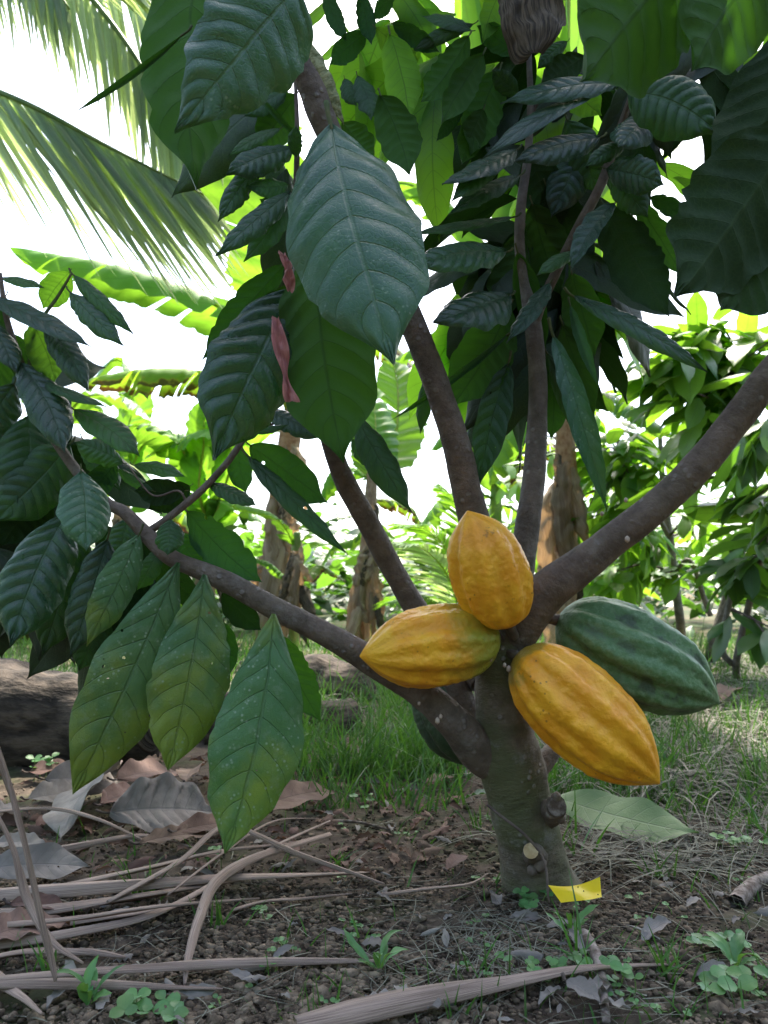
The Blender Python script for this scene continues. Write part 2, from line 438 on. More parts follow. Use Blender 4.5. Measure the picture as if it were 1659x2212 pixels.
M['podG2'] = pod_mat('dark green pod', (.03, .065, .028), (.045, .085, .036), (.03, .06, .03), .1, bloom=(.06, .09, .055), spots=.1, rough=.5)
M['twig'] = simple_mat('thin twig', (.07, .05, .045), (.14, .105, .09), 60, rough=.8)
M['bud'] = simple_mat('pale flower bud', (.30, .22, .17), (.42, .33, .27), 90, rough=.7)

# soil ground
def ground_mat():
    T = NT('plantation soil')
    pos = T.n('ShaderNodeNewGeometry').outputs['Position']
    n1 = T.noise(pos, 60, 6, .7); n2 = T.noise(pos, 5, 5, .6); n3 = T.noise(pos, 1.3, 4)
    col = T.mix(T.smooth(n1, .3, .7), (.036, .027, .021), (.105, .080, .060))
    col = T.mix(T.m('MULTIPLY', T.smooth(n2, .48, .64), .6), col, (.05, .066, .026))
    sep = T.n('ShaderNodeSeparateXYZ', i0=pos)
    far = T.smooth(sep.outputs[1], 1.6, 4.0)
    gcol = T.mix(T.smooth(n3, .4, .6), (.035, .06, .02), (.10, .085, .05))
    col = T.mix(T.m('MULTIPLY', far, .8), col, gcol)
    pr = T.n('ShaderNodeBsdfPrincipled', Base_Color=col, Roughness=.95)
    pr.inputs['Specular IOR Level'].default_value = .15
    T.set(pr.inputs['Normal'], T.bump(n1, .8, .004))
    return T.done(pr)
M['ground'] = ground_mat()

# ------------------------------------------------------------------ ground sheet
def graded(lo, hi, step, far):
    a = list(np.arange(lo, hi + 1e-6, step))
    s = step; x = a[-1]
    while x < far: s *= 1.28; x += s; a.append(x)
    s = step; x = a[0]; pre = []
    while x > -far: s *= 1.28; x -= s; pre.append(x)
    return np.array(pre[::-1] + a)
xs = graded(-1.0, 1.2, .011, 90); ys = graded(.4, 2.2, .011, 90)
GV = np.zeros((len(xs), len(ys), 3))
for i, x in enumerate(xs):
    for j, y in enumerate(ys):
        h = gh(x, y)
        near = 1.0 if (-1.1 < x < 1.3 and .3 < y < 2.4) else 0.
        if near:
            q = Vector((x, y, 0))
            h += .006 * noise.noise(q * 22) + .005 * abs(noise.noise(q * 55)) + .003 * noise.noise(q * 110)
        GV[i, j] = (x, y, h)
mb = MB()
mb.add(GV, [(f[0], f[3], f[2], f[1]) for f in grid_faces(len(xs) - 1, len(ys) - 1)])
g = mb.build('ground', M['ground']); tag(g, kind='structure')

rng = random.Random(7)
# soil crumbs
ICO_V = None
def ico():
    import bmesh
    bm = bmesh.new(); bmesh.ops.create_icosphere(bm, subdivisions=1, radius=1)
    v = np.array([x.co[:] for x in bm.verts]); f = [tuple(q.index for q in x.verts) for x in bm.faces]
    bm.free(); return v, f
IV, IF = ico()
mb = MB()
nr = np.random.RandomState(4)
cnt = 0
while cnt < 30000:
    u = rng.uniform(-150, 1810); v = rng.uniform(1640, 2330)
    p = G(u, v)
    dens = .25 + .75 * max(0, min(1, (v - 1760) / 200)) 
    if noise.noise(Vector((p.x * 5, p.y * 5, 2))) < rng.uniform(-.55, .25) - (0 if v > 1850 else 0): continue
    if rng.random() > dens: continue
    r = min(.00115 * math.exp(rng.gauss(.3, .5)), .0042) if rng.random() < .992 else rng.uniform(.004, .007)
    V = IV * (1 + .75 * (nr.rand(len(IV), 1) - .5)) * r * np.array((1 + .5 * nr.rand(), 1, .85))
    mb.add(V + np.array(p) + np.array((0, 0, r * .3 + .003)), IF)
    cnt += 1
o = mb.build('soil_crumbs', M['soilmat'], smooth=True); tag(o, kind='stuff', label='loose brown soil crumbs scattered over the bare ground', cat='soil')

# ------------------------------------------------------------------ main cacao tree
root_p = G(1165, 1925)
tree = thing('cacao_tree', root_p, 'cacao tree with forked grey-brown trunk and large dark drooping leaves, bearing the ripe pods', 'tree')

def px(w, d): return w * d / F
def branch(name, pts, seg=16, mat='bark', n=7, rough=.08, parent=tree, freq=24):
    mb = MB()
    tube(mb, [P(u, v, d) for u, v, d, w in pts], [px(w / 2, d) for u, v, d, w in pts], seg=seg, n=n, rough=rough, freq=freq)
    return mb.build(name, M[mat], parent)

trunk = branch('trunk', [(1170, 1945, .955, 199), (1163, 1905, .952, 159), (1150, 1840, .95, 141), (1125, 1740, .95, 139), (1102, 1640, .95, 135), (1086, 1540, .95, 113), (1079, 1470, .95, 107), (1082, 1410, .95, 117), (1100, 1370, .955, 109), (1125, 1335, .96, 74)], seg=40, mat='trunk', n=9, rough=.10, freq=20)
mb = MB()
# right limb
tubeR = [(1085, 1440, .95, 59), (1105, 1390, .945, 88), (1135, 1335, .935, 92), (1185, 1275, .92, 90), (1290, 1195, .90, 73), (1400, 1108, .88, 69), (1500, 1015, .86, 68), (1580, 920, .84, 66), (1660, 815, .82, 64), (1800, 620, .80, 59), (1900, 300, .78, 51), (1880, -50, .78, 42), (1760, -380, .8, 34)]
branch('branch', tubeR, seg=24, n=8)
branch('branch', [(1090, 1400, .97, 60), (1068, 1290, .965, 66), (1040, 1180, .96, 68), (1012, 1080, .955, 66), (985, 960, .94, 61), (950, 850, .93, 57), (900, 720, .92, 56), (830, 560, .9, 56), (760, 390, .88, 56), (700, 265, .86, 56), (672, 190, .85, 58), (640, 130, .84, 54), (600, 30, .82, 52), (560, -120, .8, 44), (480, -330, .78, 34)], seg=22, n=7)
branch('branch', [(1112, 1330, 1.0, 50), (1125, 1230, 1.0, 56), (1140, 1130, 1.0, 54), (1155, 1010, 1.0, 48), (1162, 870, 1.0, 42), (1160, 790, 1.0, 38), (1150, 690, 1.0, 36), (1132, 610, 1.0, 22), (1122, 520, 1.0, 23), (1127, 430, 1.0, 22), (1140, 340, 1.0, 18), (1146, 220, 1.0, 14), (1143, 110, 1.0, 12), (1150, -60, 1.0, 11), (1160, -250, 1.0, 9)], seg=16, n=7, mat='palebark')
branch('branch', [(1148, 710, 1.0, 30), (1170, 655, .99, 24), (1205, 580, .97, 22), (1250, 490, .95, 22), (1300, 395, .94, 21), (1335, 290, .93, 17), (1365, 205, .92, 14), (1395, 110, .91, 12), (1430, -60, .9, 11)], seg=12, n=7)
branch('branch', [(1040, 1470, 1.02, 60), (985, 1420, 1.05, 60), (930, 1360, 1.06, 54), (880, 1285, 1.06, 50), (840, 1215, 1.06, 50), (795, 1130, 1.05, 48), (755, 1060, 1.04, 46), (725, 990, 1.02, 42), (700, 900, 1.0, 38), (668, 770, .98, 30), (648, 620, .96, 24), (640, 450, .95, 16), (642, 290, .94, 11), (638, 180, .94, 8), (630, 60, .94, 7)], seg=16, n=7)
branch('branch', [(1075, 1670, .955, 60), (1035, 1625, .94, 84), (980, 1560, .925, 76), (900, 1490, .915, 66), (820, 1440, .905, 62), (720, 1378, .895, 55), (600, 1318, .885, 50), (500, 1262, .88, 46), (440, 1235, .88, 42), (370, 1205, .88, 38), (322, 1160, .885, 34), (270, 1108, .89, 28), (230, 1085, .9, 25), (160, 1010, .92, 23), (90, 900, .94, 20), (50, 800, .95, 17), (15, 690, .96, 13), (0, 590, .96, 9)], seg=18, n=7)
branch('branch', [(318, 1150, .89, 18), (355, 1125, .89, 17), (400, 1090, .9, 17), (445, 1050, .91, 16), (490, 1000, .92, 15), (522, 955, .93, 13), (545, 925, .94, 9)], seg=10, n=5)
branch('branch', [(1060, 1650, 1.0, 70), (1015, 1560, 1.02, 62), (985, 1480, 1.03, 60), (975, 1400, 1.05, 40)], seg=14, mat='bark')  # dark second stem behind
def twig(pts, mat='twig', parent=tree):
    return branch('twig', pts, seg=7, mat=mat, n=5, rough=.0, parent=parent)
twig([(60, 820, .95, 9), (70, 740, .96, 9), (90, 690, .97, 8), (125, 640, .98, 7), (155, 590, .98, 5)], 'petiole')
twig([(1143, 260, 1.0, 8), (1165, 210, 1.0, 7), (1178, 150, 1.0, 6)])
twig([(545, 930, .94, 9), (580, 918, .96, 6), (640, 905, .98, 4)])
twig([(405, 1090, .9, 5), (385, 1060, .9, 5), (330, 1070, .9, 4), (280, 1010, .9, 3)])
twig([(1340, 280, .93, 8), (1365, 210, .9, 7), (1395, 190, .88, 5)])
twig([(1900, 300, .78, 30), (1780, 180, .74, 24), (1690, 60, .7, 18), (1600, -100, .68, 12)])
# pruned stubs on trunk
def stub(base, tip, w1, w2, face=None, parent=trunk, label=None, rough=.2):
    mb = MB()
    tube(mb, [base, (base + tip) / 2, tip], [w1, (w1 + w2) / 2 * 1.05, w2], seg=14, n=4, rough=rough, freq=90, mat=0, cap=False)
    # cut face ring
    c = tip; d = (tip - base).normalized()
    s = d.cross(UPZ).normalized(); b = d.cross(s)
    V = [c + d * w2 * .12] + [c + (s * math.cos(2 * math.pi * k / 14) + b * math.sin(2 * math.pi * k / 14)) * w2 * (face or .9) + d * w2 * .05 for k in range(14)]
    mb.add(V, [(0, 1 + k, 1 + (k + 1) % 14) for k in range(14)], None, 1)
    o = mb.build('pruned_stub', [M['bark'], M['wood'] if face == 1.0 else M['deadwood']], parent)
    if label: o['label'] = label
    return o
stub(P(1162, 1856, .93), P(1147, 1838, .890), .018, .0088, 1.0, label='cut branch stub with a pale round sawn face')
stub(P(1185, 1760, .935), P(1203, 1742, .895), .016, .0115, .98, label='knobbly broken stub with ragged dead wood')
branch('pruned_stub', [(1120, 1690, .965, 60), (1165, 1655, .985, 46), (1200, 1615, 1.01, 36), (1215, 1600, 1.02, 30)], seg=12, mat='bark', parent=trunk, rough=.12)
for u, v, r in ((1203, 1722, .006), (1190, 1760, .007), (1212, 1770, .006), (1165, 1868, .009), (1150, 1880, .008)):
    c = np.array(P(u, v, .9)); mb = MB()
    mb.add(IV * r * (1 + .5 * (nr.rand(len(IV), 1) - .5)) + c, IF)
    mb.build('bark_knob', M['bark'], trunk)
for u, v, d, r in ((1099, 1445, .887, .004), (1052, 1432, .89, .0045), (1060, 1425, .888, .003), (1090, 1437, .888, .003), (945, 1557, .885, .004), (952, 1548, .885, .003), (862, 1475, .872, .0035), (872, 1478, .872, .003), (905, 1520, .875, .0025), (1355, 1165, .862, .004), (1352, 1080, .86, .003), (1300, 1110, .872, .003)):
    c = np.array(P(u, v, d)); mb = MB()
    mb.add(IV * r * np.array((.8, .7, 1.1)) + c, IF)
    mb.build('flower_bud', M['bud'], tree)
mb = MB()
tube(mb, [P(1052, 1738, .905), P(1085, 1765, .895), P(1130, 1800, .888), P(1165, 1840, .888), P(1180, 1880, .885), P(1183, 1925, .88), P(1186, 1950, .88)], [.0016, .0017, .0016, .0015, .0014, .0012, .001], seg=6, n=6)
v_ = mb.build('vine_tendril', M['twig'])
tag(v_, 'thin dry tendril running slantwise down the trunk of the cacao tree to the yellow tape', 'tendril')

# leaves : (base u,v,d, tip u,v,d, width px, side, material, kwargs)
LEAVES = []
def LF(bu, bv, bd, tu, tv, td, w, side='U', mat='dark', **kw): LEAVES.append((bu, bv, bd, tu, tv, td, w, side, mat, kw))
# --- largest, foreground
LF(715, 272, .80, 852, 788, .70, 300, 'U', 'bigleaf', cup=-.28, bend=.05, corr=.06, nu=60, nv=24, wave=.02, up=.1, wide=1)
LF(678, 515, .84, 742, 1000, .80, 228, 'D', 'under', cup=.25, bend=.03, nu=50, nv=18, up=.1)
LF(640, -25, .64, 378, 288, .62, 238, 'U', 'blotch2', cup=-.2, bend=.03, prof=2, roll=0, sbend=0, nu=50, nv=20, up=.3)
LF(448, -190, .70, 425, 408, .66, 212, 'D', 'under', cup=.2, bend=.02, nu=44, nv=16, up=.0)
LF(395, 75, .66, 155, 246, .66, 26, 'U', 'dark', cup=.9, bend=-.04)
LF(385, 1215, .85, 157, 1716, .80, 176, 'U', 'blotch', pet=0, cup=-.22, bend=.03, nu=60, nv=22, up=.05, prof=1)
LF(442, 1240, .84, 362, 1664, .80, 172, 'U', 'blotch', pet=0, cup=-.2, bend=.03, nu=56, nv=20, up=.05, prof=1)
LF(590, 1326, .83, 486, 1842, .76, 200, 'U', 'blotch', pet=0, cup=-.2, bend=.04, nu=60, nv=22, up=.05, prof=1)
LF(640, 625, .88, 462, 995, .80, 205, 'U', 'blue', cup=-.3, bend=.06, nu=44, nv=18, up=.5, corr=.10)
LF(630, 615, .9, 500, 735, .9, 60, 'D', 'under')
LF(612, 572, .9, 436, 778, .88, 78, 'D', 'dark', twist=.3)
LF(1580, -210, .66, 1262, 172, .62, 330, 'D', 'under', cup=.15, nu=40, nv=16, up=.3)
LF(1700, -120, .66, 1500, 150, .64, 230, 'D', 'under', cup=.15, up=.3)
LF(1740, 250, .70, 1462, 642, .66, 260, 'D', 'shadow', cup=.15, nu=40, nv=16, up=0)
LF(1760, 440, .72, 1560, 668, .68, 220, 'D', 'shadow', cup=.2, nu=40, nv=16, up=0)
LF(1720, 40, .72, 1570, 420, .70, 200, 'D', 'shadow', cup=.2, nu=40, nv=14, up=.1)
LF(1668, 90, .76, 1618, 285, .76, 120, 'D', 'young')
# --- right/top group on branch M
LF(1358, 200, .88, 1552, 290, .84, 135, 'U', 'holey', corr=.12, cup=-.3, up=.6, bend=.1, nu=36, nv=14)
LF(1405, 250, .90, 1335, 320, .86, 92, 'U', 'blue', up=.5)
LF(1350, 315, .9, 1262, 362, .88, 40, 'U', 'blue')
LF(1335, 182, .92, 1080, 226, .88, 56, 'U', 'blue', up=.8, corr=.1)
LF(1305, 195, .92, 1040, 345, .86, 40, 'U', 'blue', twist=.6, up=.8)
LF(1295, 298, .92, 1112, 350, .86, 74, 'U', 'blue', up=.7, corr=.13)
LF(1115, 325, .95, 955, 400, .88, 62, 'U', 'blue', up=.7, corr=.1)
LF(1090, 345, .95, 975, 435, .88, 50, 'U', 'holey', up=.7, corr=.1)
LF(1122, 380, .97, 968, 465, .9, 48, 'U', 'blue', up=.7)
LF(1108, 470, .98, 886, 507, .93, 26, 'U', 'dark', up=1)
LF(1092, 545, .96, 893, 578, .88, 84, 'U', 'blue', up=.6, corr=.12, nu=36, nv=14)
LF(1100, 640, .96, 935, 700, .88, 112, 'U', 'blue', up=.5, corr=.12, nu=36, nv=14)
LF(1098, 665, .99, 975, 880, .96, 128, 'D', 'under', up=.1)
LF(1098, 722, .98, 838, 912, .95, 22, 'U', 'holey', cup=.7)
LF(930, 800, .98, 908, 938, .98, 34, 'U', 'dark')
LF(1098, 785, .98, 1034, 1052, .95, 78, 'U', 'holey', up=.2, cup=.4, corr=.1)
LF(1188, 612, .97, 1094, 742, .93, 44, 'U', 'blue', up=.6)
LF(1195, 725, .95, 1312, 1108, .9, 66, 'U', 'blotch2', cup=.55, up=.2, nu=44, nv=14)
LF(1180, 760, 1.0, 1300, 1000, 1.0, 50, 'U', 'dark', up=.1)
LF(1232, 660, .96, 1292, 835, .93, 30, 'U', 'blue', up=.6, cup=.5)
LF(1215, 700, 1.0, 1285, 905, 1.0, 74, 'D', 'under')
LF(1240, 642, .95, 1528, 806, .88, 44, 'U', 'blue', up=.9, corr=.12)
LF(1235, 590, 1.0, 1285, 770, 1.0, 90, 'D', 'under')
LF(1190, 800, 1.02, 1190, 950, 1.02, 60, 'D', 'under')
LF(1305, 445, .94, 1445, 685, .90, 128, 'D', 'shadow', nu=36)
LF(1375, 435, .94, 1478, 600, .92, 62, 'D', 'under')
LF(1310, 365, .9, 1436, 400, .86, 80, 'U', 'blue', up=.1, corr=.1)
LF(1320, 375, .92, 1400, 470, .9, 70, 'U', 'dark')
LF(1405, 425, .92, 1492, 472, .9, 40, 'D', 'shadow')
LF(1328, 440, .92, 1232, 588, .88, 56, 'U', 'blue', up=.7, cup=.4, corr=.1)
LF(1245, 545, .93, 1160, 595, .9, 34, 'U', 'blue')
LF(1118, 545, .99, 1180, 760, 1.02, 60, 'D', 'under')
LF(1150, 440, 1.03, 1215, 640, 1.06, 110, 'D', 'under')
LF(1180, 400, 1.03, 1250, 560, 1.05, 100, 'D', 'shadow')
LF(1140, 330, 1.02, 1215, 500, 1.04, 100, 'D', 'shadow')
LF(1260, 300, 1.02, 1190, 470, 1.02, 90, 'U', 'blue', up=.2)
LF(1225, 260, 1.0, 1290, 420, 1.02, 90, 'U', 'dark', up=.2)
LF(1130, 500, 1.04, 1075, 700, 1.06, 90, 'D', 'under')
# --- top centre
LF(842, 72, .95, 884, 270, .92, 84, 'D', 'young', nu=30)
LF(812, 60, .98, 905, 132, .98, 60, 'D', 'young')
LF(848, 50, .96, 950, 112, .96, 46, 'D', 'young')
LF(1012, 78, .95, 910, 220, .92, 74, 'D', 'under')
LF(1044, 116, .95, 953, 268, .92, 72, 'D', 'under')
LF(1000, 240, .97, 942, 306, .97, 28, 'D', 'under')
LF(822, 205, .92, 884, 378, .9, 96, 'D', 'under', nu=30)
LF(1022, 52, .96, 892, 110, .96, 32, 'U', 'dark')
LF(1112, 118, .98, 1030, 55, .98, 54, 'D', 'young')
LF(1018, 66, .96, 912, 36, .96, 28, 'U', 'blue', up=.8)
LF(1085, -25, .98, 1044, 92, .97, 54, 'D', 'young')
LF(1045, 235, .99, 998, 355, .98, 58, 'D', 'under')
LF(1080, 150, 1.0, 1018, 335, .98, 92, 'D', 'under')
LF(1120, 205, 1.0, 1062, 150, .98, 44, 'U', 'blue')
LF(1262, 122, .98, 1165, 192, .96, 66, 'D', 'shadow')
LF(1225, 90, .98, 1160, 150, .98, 36, 'U', 'blue')
LF(1215, 165, 1.0, 1300, 250, 1.0, 70, 'D', 'young')
LF(700, -30, 1.0, 748, 88, .98, 38, 'D', 'young')
LF(792, 72, 1.0, 712, 140, .98, 52, 'D', 'young')
LF(782, -20, 1.0, 803, 96, .98, 44, 'D', 'young')
LF(850, -20, 1.0, 806, 44, 1.0, 40, 'D', 'young')
LF(772, 165, .95, 802, 260, .93, 54, 'U', 'blue', up=.4)
LF(745, 170, .96, 770, 230, .95, 40, 'U', 'blue', up=.4)
LF(740, 265, .93, 810, 350, .92, 70, 'D', 'under')
# --- centre-left small leaves
LF(632, 322, .93, 488, 378, .88, 70, 'U', 'blue', up=.8, corr=.12)
LF(605, 278, .93, 494, 338, .9, 28, 'U', 'blue', up=.9)
LF(618, 196, .95, 528, 252, .93, 46, 'U', 'blue', up=.6)
LF(628, 415, .92, 464, 556, .86, 60, 'U', 'blue', up=.8, corr=.1)
LF(626, 440, .93, 526, 566, .9, 52, 'U', 'dark')
LF(560, 350, .93, 470, 480, .9, 52, 'U', 'blue', up=.5, corr=.1)
LF(622, 400, .93, 530, 405, .9, 42, 'U', 'holey', up=.5)
LF(640, 205, .96, 555, 320, .95, 80, 'D', 'under')
LF(648, 300, .93, 553, 198, .9, 16, 'U', 'young', cup=.6)
LF(640, 340, .92, 640, 270, .9, 34, 'U', 'young')
LF(640, 480, .95, 560, 430, .95, 60, 'D', 'under')
# --- left group
LF(5, 600, .97, 96, 622, .95, 26, 'U', 'blue', up=.8)
LF(12, 640, .97, -60, 760, .95, 70, 'U', 'dark', up=.3)
LF(25, 720, .96, 70, 850, .95, 60, 'D', 'under')
LF(-30, 640, .96, 200, 752, .90, 50, 'U', 'blue', up=.7, corr=.1)
LF(150, 588, .98, 92, 668, .98, 66, 'D', 'young')
LF(160, 595, .98, 292, 725, .95, 40, 'U', 'dark')
LF(152, 632, .97, 268, 748, .94, 54, 'U', 'blue', up=.5)
LF(68, 695, .96, 118, 828, .94, 80, 'D', 'young')
LF(100, 700, .96, 192, 846, .92, 66, 'U', 'blue', up=.5)
LF(-25, 690, .95, 36, 806, .92, 62, 'U', 'blue', up=.6, corr=.12)
LF(42, 785, .94, 140, 980, .88, 92, 'U', 'blue', up=.5, nu=36, nv=14)
LF(85, 825, .93, 232, 880, .9, 32, 'U', 'dark', up=.8)
LF(160, 885, .93, 302, 985, .9, 64, 'U', 'dark', up=.4)
LF(265, 1000, .9, 160, 955, .88, 56, 'U', 'blue', up=.7)
LF(175, 1020, .87, 186, 1192, .82, 116, 'U', 'bigleaf', up=.4, corr=.09, nu=40, nv=16, cup=-.3)
LF(145, 1110, .92, 22, 1400, .84, 140, 'U', 'blue', up=.4, corr=.14, nu=44, nv=18, cup=-.25)
LF(165, 1130, .95, 90, 1420, .92, 120, 'U', 'dark', up=.2, corr=.1)
LF(232, 1165, .9, 152, 1420, .87, 96, 'U', 'blue', up=.3, corr=.1, nu=36)
LF(300, 1155, .87, 186, 1396, .83, 84, 'U', 'blotch', up=.2, nu=36, nv=14, twist=.3)
LF(345, 1185, .88, 296, 1275, .88, 46, 'U', 'blotch')
LF(368, 1122, .86, 362, 1200, .84, 66, 'U', 'blue', up=.5)
LF(405, 1105, .92, 566, 1258, .90, 96, 'D', 'holeshadow')
LF(385, 1150, .92, 442, 1232, .92, 54, 'D', 'shadow')
LF(540, 962, .94, 708, 1088, .92, 92, 'D', 'holeshadow', nu=36)
LF(535, 985, .95, 752, 1200, .88, 48, 'U', 'holey', up=.8, corr=.1)
LF(512, 965, .96, 532, 1066, .96, 56, 'D', 'under')
LF(450, 1042, .92, 556, 1094, .88, 42, 'U', 'blue', up=.8)
LF(575, 885, .97, 700, 950, .93, 54, 'U', 'blue', up=.8)
LF(540, 932, .94, 622, 918, .92, 18, 'U', 'holey')
LF(770, 900, .98, 889, 1106, .94, 72, 'U', 'holey2', up=.2)
LF(760, 950, 1.02, 830, 1010, 1.0, 50, 'U', 'blue')
LF(480, 1280, .93, 565, 1362, .95, 62, 'D', 'shadow')
LF(484, 1345, .95, 492, 1465, .95, 46, 'D', 'holeshadow')
LF(602, 1372, .92, 694, 1560, .92, 78, 'D', 'under')
LF(225, 1320, .95, 170, 1450, .95, 80, 'U', 'dark')
LF(300, 1230, .97, 250, 1400, .97, 90, 'D', 'shadow')
LF(60, 900, 1.0, 40, 1100, .96, 130, 'U', 'dark', up=.2, nu=36, nv=14)
LF(150, 960, 1.0, -20, 1130, .95, 130, 'U', 'dark', up=.2, nu=36, nv=14)
LF(30, 830, 1.0, -40, 980, .98, 100, 'U', 'blue', up=.5)
LF(95, 1040, 1.0, 0, 1180, .98, 110, 'D', 'shadow')
LF(180, 950, .98, 260, 1060, .96, 60, 'U', 'dark', up=.5)
LF(290, 1005, .95, 400, 1030, .92, 34, 'U', 'dark')
LF(330, 1060, .93, 250, 1010, .92, 26, 'U', 'dark')
LF(400, 1060, .95, 290, 1060, .92, 60, 'D', 'shadow')
LF(410, 1050, .97, 320, 1100, .96, 70, 'D', 'shadow')
LF(250, 1000, .96, 180, 1080, .94, 60, 'D', 'shadow')
LF(275, 1120, .93, 240, 1240, .92, 80, 'U', 'blue', up=.3)
LF(20, 740, 1.0, -60, 860, 1.0, 90, 'D', 'under')

M['blotch2'] = M['bigleaf']
M['holey2'] = M['holey']
M['holeshadow'] = M['holey']

def make_leaf(mb, spec, seed, res=None):
    bu, bv, bd, tu, tv, td, w, side, mat, kw = spec
    kw = dict(kw)
    b = P(bu, bv, bd); t = P(tu, tv, td)
    mid = (b + t) / 2
    view = (CAM - mid).normalized()
    upk = kw.pop('up', .25); roll = kw.pop('roll', random.Random(seed).uniform(-.2, .2))
    ax = (t - b).normalized()
    if side == 'U': N = view + UPZ * upk
    else: N = -view + UPZ * max(upk, .15)
    N = N - ax * N.dot(ax)
    N = Quaternion(ax, roll) @ N.normalized()
    S = ax.cross(N)
    fs = (S - view * S.dot(view)).length
    Wm = w * (bd + td) / 2 / F / max(.5, fs) * 1.02
    prof = kw.pop('prof', 0); kw.pop('wide', None)
    rg = random.Random(seed + 5)
    kw.setdefault('bend', rg.uniform(.02, .09)); kw.setdefault('cup', rg.uniform(-.4, -.1)); kw.setdefault('twist', rg.uniform(-.3, .3))
    kw.setdefault('sbend', rg.uniform(-.05, .05)); kw.setdefault('corr', .08)
    kw['corr'] *= rg.uniform(1.2, 2.0) if mat in ('blue', 'bigleaf', 'holey', 'dark') else rg.uniform(1.2, 1.7) if mat in ('under', 'shadow', 'young') else rg.uniform(.7, 1.1)
    kw.setdefault('rough', rg.uniform(.005, .014)); kw.setdefault('rag', rg.choice((.1, .2, .4)))
    nu = max(72, kw.pop('nu', 30)); nv = max(14, kw.pop('nv', 10)); pet = kw.pop('pet', 1.)
    V, Fc, uv = leaf_grid(b, t, Wm, N, nu=nu, nv=nv, seed=seed, prof=(None, PROF_LANCE, PROF_TIP)[prof], **kw)
    mb.add(V, Fc, uv, 0)
    # petiole : leaves the blade base backwards, curving up
    L = (t - b).length
    pb = b - ax * L * .05 + N * L * .01
    pc = pb - ax * L * .03 + UPZ * L * .02 * (1 if side == 'U' else .5)
    if pet: tube(mb, [b + ax * L * .02, pb, pc], [L * .008, L * .009, L * .011], seg=6, n=3, mat=1)

areas = []
for i, s in enumerate(LEAVES):
    L = math.hypot(s[3] - s[0], s[4] - s[1])
    areas.append((L * s[6], i))
big = set(i for a, i in sorted(areas, reverse=True)[:99])
crown = MB()

for i, s in enumerate(LEAVES):
    if i in big:
        mb = MB(); make_leaf(mb, s, i * 17 + 3)
        o = mb.build('leaf', [M[s[8]], M['petiole']], tree)
        if s[8] == 'blotch': o['label'] = 'large pale-speckled yellowing leaf'
        elif s[8].startswith('hole'): o['label'] = 'leaf riddled with insect holes'
        elif s[8] == 'young': o['label'] = 'bright young leaf lit from behind'
    else:
        make_leaf(crown, s, i * 17 + 3)

# unseen crown leaves above the frame, added to block sun, plus dark branch filler
def rleaf(mb, b, d, L, W, seed, mat=0, nu=9, nv=4, Nh=None, **kw):
    rg = random.Random(seed)
    d = d.normalized()
    N = Nh or (UPZ + Vector((rg.gauss(0, .35), rg.gauss(0, .35), 0)))
    if abs(N.normalized().dot(d)) > .93: N = Vector((rg.gauss(0, 1), -1, .4))
    kw.setdefault('bend', rg.uniform(.02, .14)); kw.setdefault('cup', rg.uniform(-.4, .2)); kw.setdefault('twist', rg.uniform(-.5, .5)); kw.setdefault('corr', .06)
    V, Fc, uv = leaf_grid(b, b + d * L, W, N, nu=nu, nv=nv, seed=seed, **kw)
    mb.add(V, Fc, uv, mat)
def top_z(y): return CAM.z + y * math.tan(PIT + math.atan(1130 / F)) if y > 0 else 9
rg = random.Random(21)
n = 0
while n < 1150:
    x = rg.uniform(-1.7, 2.1); y = rg.uniform(.85, 3.0)
    z = top_z(y) + .05 + rg.random() ** 1.2 * .75
    if y > 2.7 and x < -.35: continue
    d = Vector((rg.gauss(0, .8), rg.gauss(0, .8), -.45 + rg.gauss(0, .3))).normalized()
    L = rg.uniform(.2, .34)
    b = Vector((x, y, z))
    e = b + d * L
    if e.z < top_z(e.y) + .0: continue
    rleaf(crown, b, d, L, L * rg.uniform(.3, .4), n + 900)
    n += 1
def fill(boxes, mb, dens_seed, mat=0, Lr=(.14, .22), nu=40, nv=8):
    rg = random.Random(dens_seed)
    for (u0, v0, u1, v1, d0, d1, n) in boxes:
        for k in range(n):
            b = P(rg.uniform(u0, u1), rg.uniform(v0, v1), rg.uniform(d0, d1))
            d = Vector((rg.gauss(0, .6), abs(rg.gauss(0, .4)), -.7 + rg.gauss(0, .4)))
            L = rg.uniform(*Lr)
            Nh = None if rg.random() < .5 else Vector((rg.gauss(0, .5), -1, .5))
            rleaf(mb, b, d, L, L * rg.uniform(.28, .38), rg.randint(0, 99999), mat, nu, nv, Nh)
fill([(0, 850, 200, 1000, .98, 1.15, 12), (-60, 1050, 190, 1200, .97, 1.15, 14), (140, 1110, 330, 1290, .97, 1.1, 12), (1110, 380, 1270, 640, 1.05, 1.2, 24), (1030, 100, 1270, 330, 1.05, 1.25, 12), (1000, 500, 1090, 720, 1.08, 1.2, 9), (570, 180, 650, 400, 1.0, 1.12, 4), (1240, 60, 1400, 280, 1.0, 1.15, 10), (1470, 60, 1640, 200, .9, 1.0, 8), (-40, 850, 60, 960, 1.0, 1.1, 6), (1200, 560, 1290, 760, 1.03, 1.12, 8), (1100, 640, 1180, 760, 1.06, 1.15, 5)], crown, 5, 2)
fill([(690, -60, 1080, 120, 1.05, 1.3, 16), (700, 80, 1000, 200, 1.05, 1.25, 8), (1380, 330, 1460, 420, 1.0, 1.1, 2), (1060, 80, 1330, 330, 1.1, 1.3, 12), (1150, 420, 1330, 640, 1.12, 1.25, 10), (980, 560, 1090, 780, 1.1, 1.2, 4), (1560, 60, 1660, 200, .95, 1.1, 4)], crown, 8, 3, (.16, .22))
o = crown.build('crown', [M['dark'], M['petiole'], M['shadow'], M['young']], tree); tag(o, kind='stuff')

